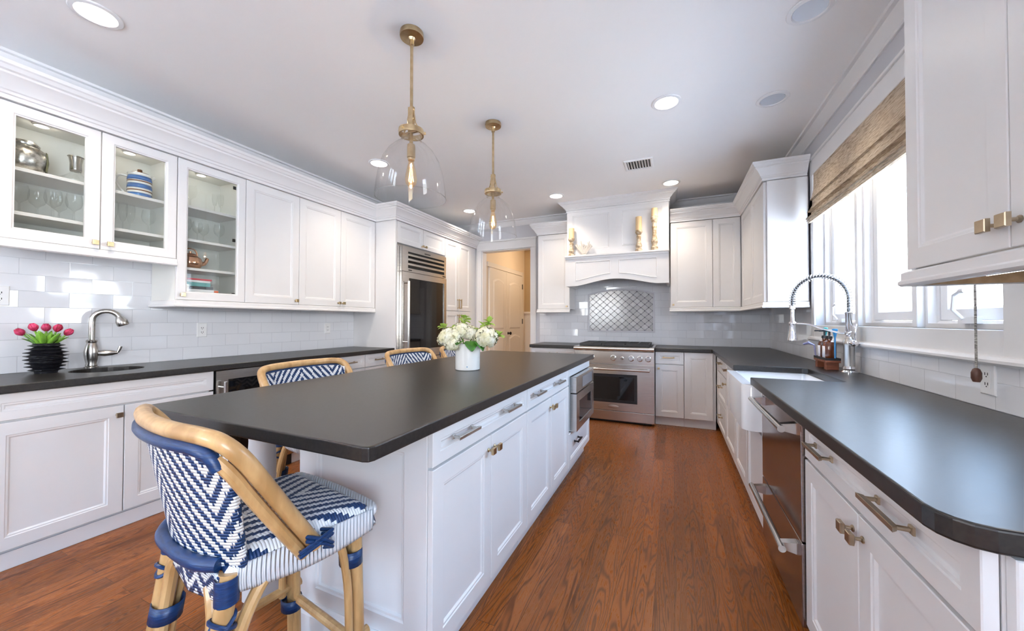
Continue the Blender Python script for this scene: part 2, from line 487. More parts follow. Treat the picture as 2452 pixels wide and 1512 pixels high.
class MB:
    def __init__(s):
        s.v, s.f, s.uv = [], [], {}

    def add(s, vs, fs, T=None):
        b = len(s.v)
        s.v += [Vector(T(*p)) if T else Vector(p) for p in vs]
        s.f += [tuple(b + i for i in f) for f in fs]
        return b

    def box(s, x0, x1, y0, y1, z0, z1, T=None):
        s.add([(x0, y0, z0), (x1, y0, z0), (x1, y1, z0), (x0, y1, z0), (x0, y0, z1), (x1, y0, z1), (x1, y1, z1), (x0, y1, z1)],
              [(0, 3, 2, 1), (4, 5, 6, 7), (0, 1, 5, 4), (1, 2, 6, 5), (2, 3, 7, 6), (3, 0, 4, 7)], T)
        return s

    def tube(s, path, r, n=10, T=None, caps=True, closed=False):
        P = [Vector(T(*p)) if T else Vector(p) for p in path]
        k = len(P)
        rr = r if isinstance(r, (list, tuple)) else [r] * k
        b = len(s.v)
        up = None
        for i in range(k):
            if closed:
                t = P[(i + 1) % k] - P[i - 1]
            else:
                t = P[min(i + 1, k - 1)] - P[max(i - 1, 0)]
            t.normalize()
            if up is None:
                up = t.orthogonal().normalized()
            up = (up - t * up.dot(t))
            if up.length < 1e-6:
                up = t.orthogonal()
            up.normalize()
            w = t.cross(up)
            for j in range(n):
                a = 2 * PI * j / n
                s.v.append(P[i] + (up * math.cos(a) + w * math.sin(a)) * rr[i])
        for i in range(k if closed else k - 1):
            i2 = (i + 1) % k
            for j in range(n):
                s.f.append((b + i * n + j, b + i * n + (j + 1) % n, b + i2 * n + (j + 1) % n, b + i2 * n + j))
        if caps and not closed:
            s.f.append(tuple(b + j for j in range(n))[::-1])
            s.f.append(tuple(b + (k - 1) * n + j for j in range(n)))
        return s

    def lathe(s, prof, c=(0, 0, 0), n=24, T=None, cap=True, wob=None):
        """prof: [(r, z)]"""
        b = len(s.v)
        k = len(prof)
        for i, (r, z) in enumerate(prof):
            for j in range(n):
                a = 2 * PI * j / n
                q = r * (wob(a, i) if wob else 1)
                p = (c[0] + q * math.cos(a), c[1] + q * math.sin(a), c[2] + z)
                s.v.append(Vector(T(*p)) if T else Vector(p))
        for i in range(k - 1):
            for j in range(n):
                s.f.append((b + i * n + j, b + i * n + (j + 1) % n, b + (i + 1) * n + (j + 1) % n, b + (i + 1) * n + j))
        if cap:
            if prof[0][0] > 1e-5:
                s.f.append(tuple(b + j for j in range(n))[::-1])
            if prof[-1][0] > 1e-5:
                s.f.append(tuple(b + (k - 1) * n + j for j in range(n)))
        return s

    def prism(s, poly, d0, d1, T):
        """poly [(u, v)] extruded from d0 to d1; T(u, v, d)"""
        n = len(poly)
        s.add([(u, v, d0) for u, v in poly] + [(u, v, d1) for u, v in poly],
              [tuple(range(n))[::-1], tuple(range(n, 2 * n))] + [(i, (i + 1) % n, n + (i + 1) % n, n + i) for i in range(n)], T)
        return s

    def rings(s, u0, u1, v0, v1, rs, T, cap=True, tri=None):
        """nested rectangles: rs [(inset, depth)]"""
        vs, fs = [], []
        for i, (q, d) in enumerate(rs):
            vs += [(u0 + q, v0 + q, d), (u1 - q, v0 + q, d), (u1 - q, v1 - q, d), (u0 + q, v1 - q, d)]
            if i:
                for j in range(4):
                    fs.append((4 * i - 4 + j, 4 * i - 4 + (j + 1) % 4, 4 * i + (j + 1) % 4, 4 * i + j))
        if cap:
            k = 4 * len(rs) - 4
            fs.append((k, k + 1, k + 2, k + 3))
        s.add(vs, fs, T)
        return s

    def grid(s, fn, nu, nv, T=None):
        b = len(s.v)
        for j in range(nv + 1):
            for i in range(nu + 1):
                p = fn(i / nu, j / nv)
                s.uv[len(s.v)] = (p[3], p[4]) if len(p) > 3 else (i / nu, j / nv)
                s.v.append(Vector(T(*p[:3])) if T else Vector(p[:3]))
        for j in range(nv):
            for i in range(nu):
                a = b + j * (nu + 1) + i
                s.f.append((a, a + 1, a + nu + 2, a + nu + 1))
        return s

    def sweep(s, path, prof, side=1, closed=False):
        """profile [(out, z)] carried along the plan path [(x, y)] with mitred corners; out is to the right of travel when side = 1"""
        n = len(path)
        P = [Vector(p) for p in path]

        def nrm(a, b):
            t = (b - a).normalized()
            return Vector((t.y, -t.x)) * side
        b0 = len(s.v)
        k = len(prof)
        for i in range(n):
            ns = []
            if i > 0:
                ns.append(nrm(P[i - 1], P[i]))
            if i < n - 1:
                ns.append(nrm(P[i], P[i + 1]))
            if len(ns) == 2:
                m = (ns[0] + ns[1]).normalized()
                m = m / max(.2, m.dot(ns[0]))
            else:
                m = ns[0]
            for o, z in prof:
                q = P[i] + m * o
                s.v.append(Vector((q.x, q.y, z)))
        for i in range(n - 1):
            for j in range(k):
                s.f.append((b0 + i * k + j, b0 + i * k + (j + 1) % k, b0 + (i + 1) * k + (j + 1) % k, b0 + (i + 1) * k + j))
        s.f.append(tuple(b0 + j for j in range(k)))
        s.f.append(tuple(b0 + (n - 1) * k + j for j in range(k))[::-1])
        return s

    def build(s, name, m, parent=None, smooth=True, bevel=0.0, angle=35, fixn=True, origin=None, solid=0.0, sub=0):
        me = bpy.data.meshes.new(name)
        if parent is not None:
            off = wloc(parent)
        elif origin is not None:
            off = Vector(origin)
        else:
            lo = Vector((min(p.x for p in s.v), min(p.y for p in s.v), min(p.z for p in s.v)))
            hi = Vector((max(p.x for p in s.v), max(p.y for p in s.v), max(p.z for p in s.v)))
            off = Vector(((lo.x + hi.x) / 2, (lo.y + hi.y) / 2, lo.z))
        me.from_pydata([p - off for p in s.v], [], s.f)
        if s.uv:
            ul = me.uv_layers.new(name='UVMap')
            for lp in me.loops:
                ul.data[lp.index].uv = s.uv.get(lp.vertex_index, (0, 0))
        if fixn:
            bm = bmesh.new()
            bm.from_mesh(me)
            bmesh.ops.recalc_face_normals(bm, faces=bm.faces)
            bm.to_mesh(me)
            bm.free()
        me.validate()
        if smooth:
            for p in me.polygons:
                p.use_smooth = True
            me.set_sharp_from_angle(angle=math.radians(angle))
        me.materials.append(m)
        o = bpy.data.objects.new(name, me)
        COL.objects.link(o)
        if parent is not None:
            o.parent = parent
        else:
            o.location = off
        if solid:
            md = o.modifiers.new('solid', 'SOLIDIFY')
            md.thickness = solid
            md.offset = 0
        if sub:
            md = o.modifiers.new('sub', 'SUBSURF')
            md.levels = md.render_levels = sub
        if bevel:
            md = o.modifiers.new('bevel', 'BEVEL')
            md.width = bevel
            md.segments = 2
            md.limit_method = 'ANGLE'
            md.angle_limit = math.radians(40)
        return o


def wloc(o):
    v = Vector((0, 0, 0))
    while o is not None:
        v += Vector(o.location)
        o = o.parent
    return v


def thing(name, label, cat, loc, group=None):
    o = bpy.data.objects.new(name, None)
    o.empty_display_size = .05
    o.location = loc
    COL.objects.link(o)
    o['label'] = label
    o['category'] = cat
    if group:
        o['group'] = group
    return o


def tag(o, label, cat, group=None):
    o['label'] = label
    o['category'] = cat
    if group:
        o['group'] = group
    return o


def struct(o, label=None):
    o['kind'] = 'structure'
    if label:
        o['label'] = label
    return o


def dup(root, loc, label, rotz=None):
    r = root.copy()
    COL.objects.link(r)
    r.location = loc
    if rotz is not None:
        r.rotation_euler = (0, 0, rotz)
    r['label'] = label

    def kids(src, dst):
        for ch in src.children:
            c = ch.copy()
            COL.objects.link(c)
            c.parent = dst
            kids(ch, c)
    kids(root, r)
    return r


def face(facing, plane):
    """local (u along the wall, v up, d out of the face) to world"""
    if facing == '+x':
        return lambda u, v, d: (plane + d, u, v)
    if facing == '-x':
        return lambda u, v, d: (plane - d, u, v)
    if facing == '-y':
        return lambda u, v, d: (u, plane - d, v)
    return lambda u, v, d: (u, plane + d, v)


def crom(pts, n=8):
    P = [Vector(p) for p in pts]
    out = []
    for i in range(len(P) - 1):
        p0, p1, p2, p3 = P[max(i - 1, 0)], P[i], P[i + 1], P[min(i + 2, len(P) - 1)]
        for k in range(n):
            t = k / n
            out.append(.5 * ((2 * p1) + (-p0 + p2) * t + (2 * p0 - 5 * p1 + 4 * p2 - p3) * t * t + (-p0 + 3 * p1 - 3 * p2 + p3) * t ** 3))
    out.append(P[-1])
    return out


# ------------------------------------------------------------------ room shell
XL, XR, YB, ZC, YF = -3.60, 1.06, 5.28, 2.80, -2.70
struct(MB().box(XL - .2, XR + .2, YF - .2, 8.2, -.06, 0).build('floor', FLOORM, bevel=0))
struct(MB().box(XL - .2, XR + .2, YF - .2, YB + .16, ZC, ZC + .08).build('ceiling', CEIL))
struct(MB().box(XL - .16, XL, YF - .16, YB + .16, 0, ZC).build('wall_left', WALLP))
WY0, WY1, WZ0, WZ1 = 1.85, 3.72, 1.20, 2.43
b = MB()
b.box(XR, XR + .16, YF - .16, -2.4, 0, ZC).box(XR, XR + .16, -2.4, -.4, 2.3, ZC).box(XR, XR + .16, -2.4, -.4, 0, .75).box(XR, XR + .16, -2.4, -2.2, .75, 2.3).box(XR, XR + .16, -.6, -.4, .75, 2.3).box(XR, XR + .16, -.4, WY0, 0, ZC).box(XR, XR + .16, WY1, YB + .16, 0, ZC)  # unseen opening behind the camera added to let in more daylight
b.box(XR, XR + .16, WY0, WY1, 0, WZ0).box(XR, XR + .16, WY0, WY1, WZ1, ZC)
struct(b.build('wall_right', WALLP))
DX0, DX1, DZ = -2.850, -1.995, 2.36
b = MB()
b.box(XL, DX0, YB, YB + .14, 0, ZC).box(DX1, XR, YB, YB + .14, 0, ZC).box(DX0, DX1, YB, YB + .14, DZ, ZC)
struct(b.build('wall_back', WALLP))
b = MB()
b.box(XL, -2.9, YF - .16, YF, 0, ZC).box(-1.7, XR, YF - .16, YF, 0, ZC).box(-2.9, -1.7, YF - .16, YF, 2.2, ZC).box(-2.9, -1.7, YF - .16, YF, 0, 1.1)
struct(b.build('wall_front', WALLP))
# hall behind the doorway
struct(MB().box(-3.0, -2.85, YB + .14, 8.0, 0, 2.78).build('wall_hall_left', CREAM))
struct(MB().box(-1.5, -1.4, YB + .14, 8.0, 0, 2.78).build('wall_hall_right', CREAM))
b = MB().box(-3.0, -1.4, 7.15, 7.25, 1.42, 2.78)
struct(b.build('wall_hall_back', TAN))
b = MB().box(-2.85, -1.5, 7.125, 7.15, 0, 1.38).box(-2.85, -1.5, 7.10, 7.15, 1.38, 1.42)
struct(b.build('trim_1', HALLW), 'cream wainscot with cap rail on the far hall wall')
struct(MB().box(-3.0, -1.4, YB + .14, 8.0, 2.78, 2.84).build('ceiling_hall', CEIL))
# hall double door, seen at a slant
HT = face('+x', -2.85)


def arch_panel(bm, u0, u1, v0, v1, T, rise=.05, d=.012):
    k = 8
    outer, inner = [], []
    for ins, lst in ((0, outer), (.028, inner)):
        lst += [(u0 + ins, v0 + ins), (u1 - ins, v0 + ins)]
        for i in range(k + 1):
            t = i / k
            lst.append((u1 - ins + (u0 - u1 + 2 * ins) * t, v1 - ins + rise * math.sin(PI * t)))
    n = len(outer)
    bm.add([(u, v, 0.002) for u, v in outer] + [(u, v, d) for u, v in inner],
           [(i, (i + 1) % n, n + (i + 1) % n, n + i) for i in range(n)] + [tuple(range(n, 2 * n))], T)


for nm, a0, a1, lab in (('door_1', 5.50, 6.17, 'near leaf of the pale hall double door'), ('door_2', 6.175, 6.94, 'far leaf of the pale hall double door with dark hinges')):
    d = MB().box(a0, a1, 0.01, 2.13, 0.002, .035, lambda u, v, w: HT(u, v, w)).build(nm, HALLW, bevel=.003)
    struct(d, lab)
    for z0, z1 in ((.18, .92), (1.08, 1.92)):
        pb = MB()
        arch_panel(pb, a0 + .12, a1 - .12, z0, z1, lambda u, v, w: HT(u, v, w + .034))
        struct(pb.build('raised_panel', HALLW, d, smooth=False))
    if nm == 'door_2':
        for z in (.35, 1.22, 1.92):
            struct(MB().box(a1 - .006, a1 + .014, z - .05, z + .05, .03, .045, HT).build('hinge', BLACKK, d))
        kb = MB().lathe([(0.001, 0), (.026, 0), (.026, .006), (.01, .01), (.01, .03), (.024, .036), (.03, .05), (.024, .066), (0.001, .07)], n=16,
                        T=lambda x, y, z: HT(a0 + .07 + x, 1.0 + y, .035 + z))
        struct(kb.build('knob', BLACKK, d))
casing = [(0, 0), (.09, 0), (.09, .012), (.075, .02), (.02, .016), (0, .014)]
b = MB()
b.box(6.955, 7.035, 0, 2.22, .001, .03, HT).box(5.45, 6.955, 2.14, 2.22, .001, .03, HT)
struct(b.build('trim_2', HALLW, bevel=.004), 'cream casing round the hall double door')
b = MB().sweep([(-2.85, YB + .15), (-2.85, 7.10), (-1.5, 7.10)], [(0, 2.70), (.012, 2.70), (.03, 2.73), (.065, 2.76), (.075, 2.78), (0, 2.78)])
struct(b.build('trim_3', HALLW), 'cream crown moulding in the hall')
# casing of the doorway in the kitchen
b = MB()
BT = face('-y', YB)
for u0, u1 in ((DX0 - .085, DX0), (DX1, DX1 + .085)):
    b.box(u0, u1, 0, DZ, 0, .016, BT).box(u0 + (0 if u0 < DX0 else .07), u0 + (.015 if u0 < DX0 else .085), 0, DZ, .016, .026, BT)
b.box(DX0 - .085, DX1 + .085, DZ, DZ + .13, 0, .018, BT).box(DX0 - .095, DX1 + .095, DZ + .13, DZ + .155, 0, .035, BT)
b.box(DX0 + .0005, DX0 + .014, 0, DZ - .014, -.139, .0, BT).box(DX1 - .014, DX1 - .0005, 0, DZ - .014, -.139, .0, BT).box(DX0 + .0005, DX1 - .0005, DZ - .014, DZ - .0005, -.139, .0, BT)
struct(b.build('trim_4', TRIMW, bevel=.003), 'white casing round the kitchen doorway')
# room crown
RC = [(0, ZC - .09), (.012, ZC - .09), (.014, ZC - .075), (.03, ZC - .06), (.05, ZC - .03), (.055, ZC - .018), (.075, ZC - .014), (.08, ZC), (0, ZC)]
b = MB().sweep([(XL, YF), (XL, YB), (XR, YB), (XR, YF)], RC, side=1)
struct(b.build('trim_5', TRIMW), 'white crown moulding where the walls meet the ceiling')
# backsplash tiles
struct(MB().box(XL, XL + .01, -.4, 3.36, .9145, 1.68).build('wall_left_tile', TILE_L), 'white subway tile backsplash behind the bar sink')
struct(MB().box(-1.85, XR - .01, YB - .01, YB, .9145, 1.80).build('wall_back_tile', TILE_B), 'white subway tile backsplash behind the range')
b = MB().box(XR - .01, XR, .70, YB - .01, .9145, 1.075).box(XR - .01, XR, 3.80, YB - .01, 1.075, 1.40)
struct(b.build('wall_right_tile', TILE_R), 'white subway tile backsplash under the window')
# window casing, stool and apron
RT = face('-x', XR)
b = MB()
b.box(WY1, WY1 + .065, WZ0 - .1, WZ1, 0, .016, RT).box(WY0 - .11, WY0, WZ0 - .1, WZ1, 0, .016, RT)
b.box(WY0 - .11, WY1 + .065, WZ1, WZ1 + .12, 0, .018, RT).box(WY0 - .12, WY1 + .075, WZ1 + .12, WZ1 + .138, 0, .03, RT)
b.box(WY0 - .11, WY1 + .065, WZ0 - .095, WZ0, 0, .014, RT)
struct(b.build('trim_6', TRIMW, bevel=.003), 'white casing round the sink window')
b = MB()
b.prism([(0, 1.075), (.03, 1.075), (.04, 1.085), (.04, 1.095), (.03, 1.106), (0, 1.112)], 1.60, 3.80, lambda u, v, d: (XR - u, d, v))
struct(b.build('trim_7', TRIMW), 'white window stool below the sink window')
# windows: three casements
ys = [WY0, 2.455, 3.08, WY1]
for i in range(3):
    y0, y1 = ys[i] + (.0 if i == 0 else .02), ys[i + 1] - (.0 if i == 2 else .02)
    WT = face('-x', 1.20)
    fr = MB()
    R = [(0, 0), (0, .085), (.022, .085), (.022, .055), (.034, .05), (.034, 0)]
    fr.rings(y0, y1, WZ0, WZ1, R, WT, cap=False)
    w = struct(fr.build('window_%d' % (i + 1), TRIMW, smooth=False), ('casement window nearest the near wall cabinet', 'middle casement window over the sink', 'casement window nearest the corner wall cabinet')[i])
    sb = MB()
    SR = [(0, 0), (0, .045), (.004, .048), (.048, .048), (.058, .038), (.06, .02), (.06, 0)]
    sb.rings(y0 + .036, y1 - .036, WZ0 + .036, WZ1 - .036, SR, WT, cap=False)
    struct(sb.build('sash', TRIMW, w, smooth=False))
    struct(MB().box(y0 + .09, y1 - .09, WZ0 + .09, WZ1 - .09, .018, .022, WT).build('pane', PANE, w))
    if i != 1:
        yc = (y0 + y1) / 2 - .02
        cr = MB().box(yc - .05, yc + .05, WZ0 + .022, WZ0 + .05, .085, .105, WT)
        cr.tube([WT(yc + .02, WZ0 + .04, .105), WT(yc + .04, WZ0 + .08, .125), WT(yc + .02, WZ0 + .14, .13), WT(yc - .02, WZ0 + .155, .13)], .007, 8)
        cr.lathe([(0.001, 0), (.011, 0), (.011, .03), (0.001, .03)], n=10, T=lambda x, y, z: WT(yc - .02 - z * .9, WZ0 + .155 + y, .13 + x))
        struct(cr.build('crank_handle', WHITEP, w))
b = MB()
for ym in (2.455, 3.08):
    b.box(ym - .02, ym + .02, WZ0, WZ1, .0, .12, lambda u, v, d: (1.205 - d, u, v))
b.box(WY0, WY1, WZ0 - .02, WZ0, -.14, 0, RT)
struct(b.build('trim_8', TRIMW, bevel=.003), 'white mullions between the casements')

# ------------------------------------------------------------------ cabinetry
DOORT = .020


def front(parent, T, u0, u1, v0, v1, kind='door', name='door', fw=.062, glass=None):
    q = .0015
    m = MB()
    if kind == 'slab':
        m.rings(u0 + q, u1 - q, v0 + q, v1 - q, [(0, -DOORT), (0, -.002), (.002, 0)], T)
    elif kind == 'glass':
        m.rings(u0 + q, u1 - q, v0 + q, v1 - q, [(0, -DOORT), (0, -.002), (.002, 0), (fw, 0), (fw + .005, -.005), (fw + .010, -.006), (fw + .012, -DOORT), (0, -DOORT)], T, cap=False)
    else:
        m.rings(u0 + q, u1 - q, v0 + q, v1 - q, [(0, -DOORT), (0, -.002), (.002, 0), (fw, 0), (fw + .003, -.003), (fw + .010, -.0035), (fw + .016, -.009), (fw + .018, -.0095)], T)
    o = m.build(name, WHITE, parent, smooth=False)
    if kind == 'glass':
        MB().box(u0 + fw + .008, u1 - fw - .008, v0 + fw + .008, v1 - fw - .008, -.014, -.010, T).build('glass_pane', CABGL, o)
    return o


def knob(parent, T, u, v, m=None, s=.014):
    k = MB()
    k.lathe([(.009, 0), (.009, .003), (.005, .006), (.0045, .02)], n=10, T=lambda x, y, z: T(u + x, v + y, z))
    k.rings(u - s, u + s, v - s, v + s, [(s * .55, .018), (0, .023), (0, .032), (.0015, .034)], T)
    return k.build('knob', m or BRASS, parent, smooth=False)


def pull(parent, T, u, v, ln=.15, vert=False, m=None, r=.0065):
    k = MB()
    G = (lambda a, b, d: T(u + b, v + a, d)) if vert else (lambda a, b, d: T(u + a, v + b, d))
    h = ln / 2
    for s_ in (-1, 1):
        k.rings(s_ * h * .82 - .009, s_ * h * .82 + .009, -.009, .009, [(0, 0), (0, .004), (.003, .006)], G)
        k.tube([G(s_ * h * .82, 0, .004), G(s_ * h * .80, 0, .030)], r * .85, 8)
    k.add([(-h * .86, -r, .026), (h * .86, -r, .026), (h * .86, r, .026), (-h * .86, r, .026), (-h, -r * .9, .038), (h, -r * .9, .038), (h, r * .9, .038), (-h, r * .9, .038)],
          [(0, 3, 2, 1), (4, 5, 6, 7), (0, 1, 5, 4), (1, 2, 6, 5), (2, 3, 7, 6), (3, 0, 4, 7)], G)
    return k.build('pull', m or BRONZE, parent, smooth=False, bevel=.001)


def carcass(parent, T, u0, u1, v0, v1, depth, openbox=False, shelves=(), toe=0.0, toe_in=.05):
    d0 = -DOORT - .002
    if not openbox:
        m = MB().box(u0, u1, v0, v1, -depth, d0, T)
        if toe:
            m.box(u0, u1, 0.001, v0, -depth, -toe_in, T)
        return m.build('body', WHITE, parent, smooth=False)
    t = .018
    m = MB().box(u0, u0 + t, v0, v1, -depth, d0, T).box(u1 - t, u1, v0, v1, -depth, d0, T)
    m.box(u0 + t, u1 - t, v0, v0 + t, -depth, d0, T).box(u0 + t, u1 - t, v1 - t, v1, -depth, d0, T).box(u0 + t, u1 - t, v0 + t, v1 - t, -depth, -depth + .008, T)
    o = m.build('body', INSIDE, parent, smooth=False)
    for z in shelves:
        MB().box(u0 + t + .001, u1 - t - .001, z - .02, z, -depth + .01, d0 - .03, T).build('shelf', WHITE, parent, smooth=False, bevel=.002)
    return o


CF = [(0, 0), (.016, 0), (.016, .022), (.024, .026), (.028, .040), (.036, .045), (.044, .062), (.064, .092), (.084, .110), (.084, .122), (.096, .128), (.104, .146), (.112, .152), (.112, .172), (0, .172)]


def crown_prof(z0, depth=0.0, sc=1.0):
    return [(o * sc if o else -depth, z0 + z * sc) for o, z in CF]


LR = [(-.016, .05), (.004, .05), (.012, .044), (.012, .022), (.018, .016), (.018, .006), (.012, 0), (-.016, 0)]


def rail_prof(z0):
    return [(o, z0 + z) for o, z in LR]


# ---- left wall uppers
LP = -3.25
T = face('+x', LP)
UD = .338
c = thing('wall_cabinet', 'short double glass-door wall cabinet above the bar sink', 'cabinet', (-3.42, 1.06, 1.665), 'wall cabinets on the bar sink wall')
carcass(c, T, .670, 1.4445, 1.665, 2.405, UD, True, (1.83, 2.075))
for (a0, a1, ku) in ((.672, 1.060, 1.033), (1.062, 1.4435, 1.098)):
    d = front(c, T, a0, a1, 1.668, 2.403, 'glass', fw=.052)
    knob(d, T, ku, 1.705)
c = thing('wall_cabinet', 'tall single glass-door wall cabinet next to the short glass one', 'cabinet', (-3.42, 1.68, 1.375), 'wall cabinets on the bar sink wall')
carcass(c, T, 1.4465, 1.9055, 1.375, 2.405, UD, True, (1.625, 1.84, 2.09))
d = front(c, T, 1.4465, 1.9055, 1.378, 2.403, 'glass', fw=.052)
knob(d, T, 1.475, 1.415)
for z in (1.44, 1.88, 2.31):
    MB().box(1.822, 1.848, z - .012, z + .012, -.03, -.022, T).build('hinge', BLACKP, d)
c = thing('wall_cabinet', 'tall single solid-door wall cabinet beside the tall glass one', 'cabinet', (-3.42, 2.15, 1.375), 'wall cabinets on the bar sink wall')
carcass(c, T, 1.9065, 2.385, 1.375, 2.405, UD)
d = front(c, T, 1.9065, 2.385, 1.378, 2.403)
knob(d, T, 2.352, 1.415)
c = thing('wall_cabinet', 'tall double solid-door wall cabinet against the refrigerator panel', 'cabinet', (-3.42, 2.86, 1.375), 'wall cabinets on the bar sink wall')
carcass(c, T, 2.386, 3.355, 1.375, 2.405, UD)
for a0, a1, ku in ((2.386, 2.861, 2.833), (2.862, 3.355, 2.890)):
    d = front(c, T, a0, a1, 1.378, 2.403)
    knob(d, T, ku, 1.415)
b = MB().sweep([(LP - .30, .670), (LP - .002, .670), (LP - .002, 1.4435)][1:], rail_prof(1.617))
struct(b.build('trim_9', TRIMW, smooth=False), 'white light rail under the short glass cabinet')
b = MB().sweep([(XL + .012, 1.4463), (LP - .002, 1.4463), (LP - .002, 3.354)], rail_prof(1.326))
struct(b.build('trim_10', TRIMW, smooth=False), 'white light rail under the tall wall cabinets')
for y, zt, lab in ((.865, 2.387, 'round puck light inside the cabinet over the embossed jar'), (1.25, 2.387, 'round puck light inside the cabinet over the striped jug'), (1.67, 2.387, 'round puck light inside the tall glass cabinet')):
    c = thing('puck_light', lab, 'cabinet light', (-3.42, y, zt), 'puck lights inside the glass cabinets')
    MB().lathe([(.001, -.012), (.030, -.012), (.034, -.008), (.034, -.0005)], (-3.42, y, zt), 22).build('housing', WHITEP, c)
    MB().lathe([(.001, -.0128), (.026, -.0128), (.026, -.0122), (.001, -.0122)], (-3.42, y, zt), 22).build('lens', PUCKL, c)
    l = bpy.data.lights.new('puck_glow', 'POINT')
    l.energy = 0.13
    l.color = (1, .93, .82)
    l.shadow_soft_size = .015
    o = bpy.data.objects.new('puck_glow', l)
    o.location = (-3.42, y, zt - .032)
    COL.objects.link(o)
# ---- refrigerator wall
FP = -2.95
T = face('+x', FP)
tag(MB().box(XL + .001, FP, 3.362, 3.388, 0.0, 2.405).build('end_panel', WHITE, smooth=False, bevel=.002), 'tall white end panel beside the refrigerator', 'panel')
c = thing('wall_cabinet', 'low double-door cabinet over the refrigerator', 'cabinet', (-3.27, 3.87, 2.145), 'cabinets round the refrigerator')
carcass(c, T, 3.390, 4.376, 2.145, 2.405, .62)
for a0, a1, ku in ((3.392, 3.882, 3.852), (3.884, 4.374, 3.914)):
    d = front(c, T, a0, a1, 2.147, 2.403, fw=.05)
    knob(d, T, ku, 2.180)
c = thing('pantry_cabinet', 'tall white double-door pantry cabinet by the doorway', 'cabinet', (-3.27, 4.74, 0.0), 'cabinets round the refrigerator')
carcass(c, T, 4.378, 5.10, .11, 2.405, .62, toe=1)
for z0, z1, zh in ((1.375, 2.403, 1.48), (.115, 1.37, 1.25)):
    for a0, a1, ku in ((4.380, 4.738, 4.705), (4.740, 5.098, 4.773)):
        d = front(c, T, a0, a1, z0, z1)
        pull(d, T, ku, zh, .15, True, BRASS)
tag(MB().box(FP - .62, FP - .02, 5.102, 5.278, 0, 2.405).build('filler_panel', WHITE, smooth=False), 'white filler panel between pantry and doorway casing', 'panel')
b = MB().sweep([(LP - .002, .62), (LP - .002, 3.362), (FP - .002, 3.362), (FP - .002, 5.275)], crown_prof(2.407, .28))
struct(b.build('trim_11', TRIMW, smooth=True, angle=25), 'white crown moulding on the cabinets of the bar sink wall')

# refrigerator
T = face('+x', -2.93)
c = thing('refrigerator', 'built-in stainless steel refrigerator with a dark glass door', 'refrigerator', (-3.25, 3.88, 0.0))
MB().box(3.395, 4.370, .002, 2.135, -.62, -.024, T).build('body', STEEL, c, smooth=False)
b = MB()
b.box(3.436, 4.345, 2.06, 2.115, -.02, .018, T).box(3.436, 3.54, 1.82, 2.06, -.02, .018, T).box(4.30, 4.345, 1.82, 2.06, -.02, .018, T)
b.box(3.54, 4.30, 1.82, 1.862, -.02, .018, T)
gr = b.build('grille', STEEL, c, smooth=False)
MB().box(3.54, 4.30, 1.862, 2.06, -.022, -.016, T).build('grille_back', SLOT, gr)
for k in range(3):
    z = 1.888 + k * .056
    MB().prism([(-.016, z), (.016, z + .012), (.017, z + .036), (-.002, z + .030)], 3.54, 4.30, lambda u, v, d: (-2.93 + u, d, v)).build('louver', STEEL, gr, smooth=False)
MB().box(3.86, 3.98, 2.078, 2.09, .018, .0195, T).build('nameplate', SLOT, gr)
MB().box(3.548, 3.61, 1.833, 1.846, .018, .0195, T).build('badge', SLOT, gr)
MB().box(4.262, 4.325, 1.833, 1.846, .018, .0195, T).build('badge', SLOT, gr)
b = MB()
b.box(3.436, 3.555, .86, 1.812, -.02, .022, T).box(4.295, 4.35, .86, 1.812, -.02, .022, T).box(3.555, 4.295, 1.742, 1.812, -.02, .022, T).box(3.555, 4.295, .775, .875, -.02, .022, T)
b.box(3.436, 3.555, .775, .86, -.02, .022, T).box(4.295, 4.35, .775, .86, -.02, .022, T)
dr = b.build('door', STEEL, c, smooth=False)
MB().box(3.555, 4.295, .875, 1.742, .000, .012, T).build('glass', BLACKG, dr)
b = MB()
for z in (.98, 1.68):
    b.tube([T(3.50, z, .02), T(3.50, z, .062)], .010, 10)
b.tube([T(3.50, .90, .066), T(3.50, 1.70, .066)], .015, 14)
b.build('handle', STEELD, dr)
dr = MB().box(3.436, 4.35, .47, .765, -.02, .022, T).build('freezer_drawer', STEEL, c, smooth=False, bevel=.003)
MB().tube([T(3.55, .70, .02), T(3.55, .70, .06), T(4.24, .70, .06), T(4.24, .70, .02)], .013, 12).build('handle', STEELD, dr)
dr = MB().box(3.436, 4.35, .10, .46, -.02, .022, T).build('freezer_drawer', STEEL, c, smooth=False, bevel=.003)
MB().tube([T(3.55, .40, .02), T(3.55, .40, .06), T(4.24, .40, .06), T(4.24, .40, .02)], .013, 12).build('handle', STEELD, dr)

# ---- left wall base run
BP = -2.99
T = face('+x', BP)
BD = .60
c = thing('base_cabinet', 'white base cabinet under the small bar sink', 'cabinet', (-3.29, 1.09, 0.0), 'base cabinets under the bar sink counter')
carcass(c, T, .60, 1.556, .10, .70, BD, toe=1, toe_in=.035)
MB().box(.60, .62, .70, .873, -BD, -.022, T).box(1.536, 1.556, .70, .873, -BD, -.022, T).box(.60, 1.556, .70, .873, -.045, -.022, T).build('sink_frame', WHITE, c, smooth=False)
front(c, T, .602, 1.554, .735, .885 - .015, 'door', 'false_drawer_front', fw=.045)
d = front(c, T, .602, 1.089, .100, .728)
knob(d, T, 1.060, .675, BRONZE)
front(c, T, 1.091, 1.554, .100, .728)
struct(MB().box(BP - .03, BP - .018, -.5, 1.556, .0, .085).build('baseboard_left', TRIMW, smooth=False, bevel=.003), 'white baseboard under the bar sink cabinet')
c = thing('base_cabinet', 'white base cabinet left of the bar sink, mostly out of view', 'cabinet', (-3.29, .2, 0.0), 'base cabinets under the bar sink counter')
carcass(c, T, -.35, .598, .10, .873, BD, toe=1, toe_in=.035)
for a0, a1 in ((-.348, .123), (.125, .596)):
    front(c, T, a0, a1, .100, .728)
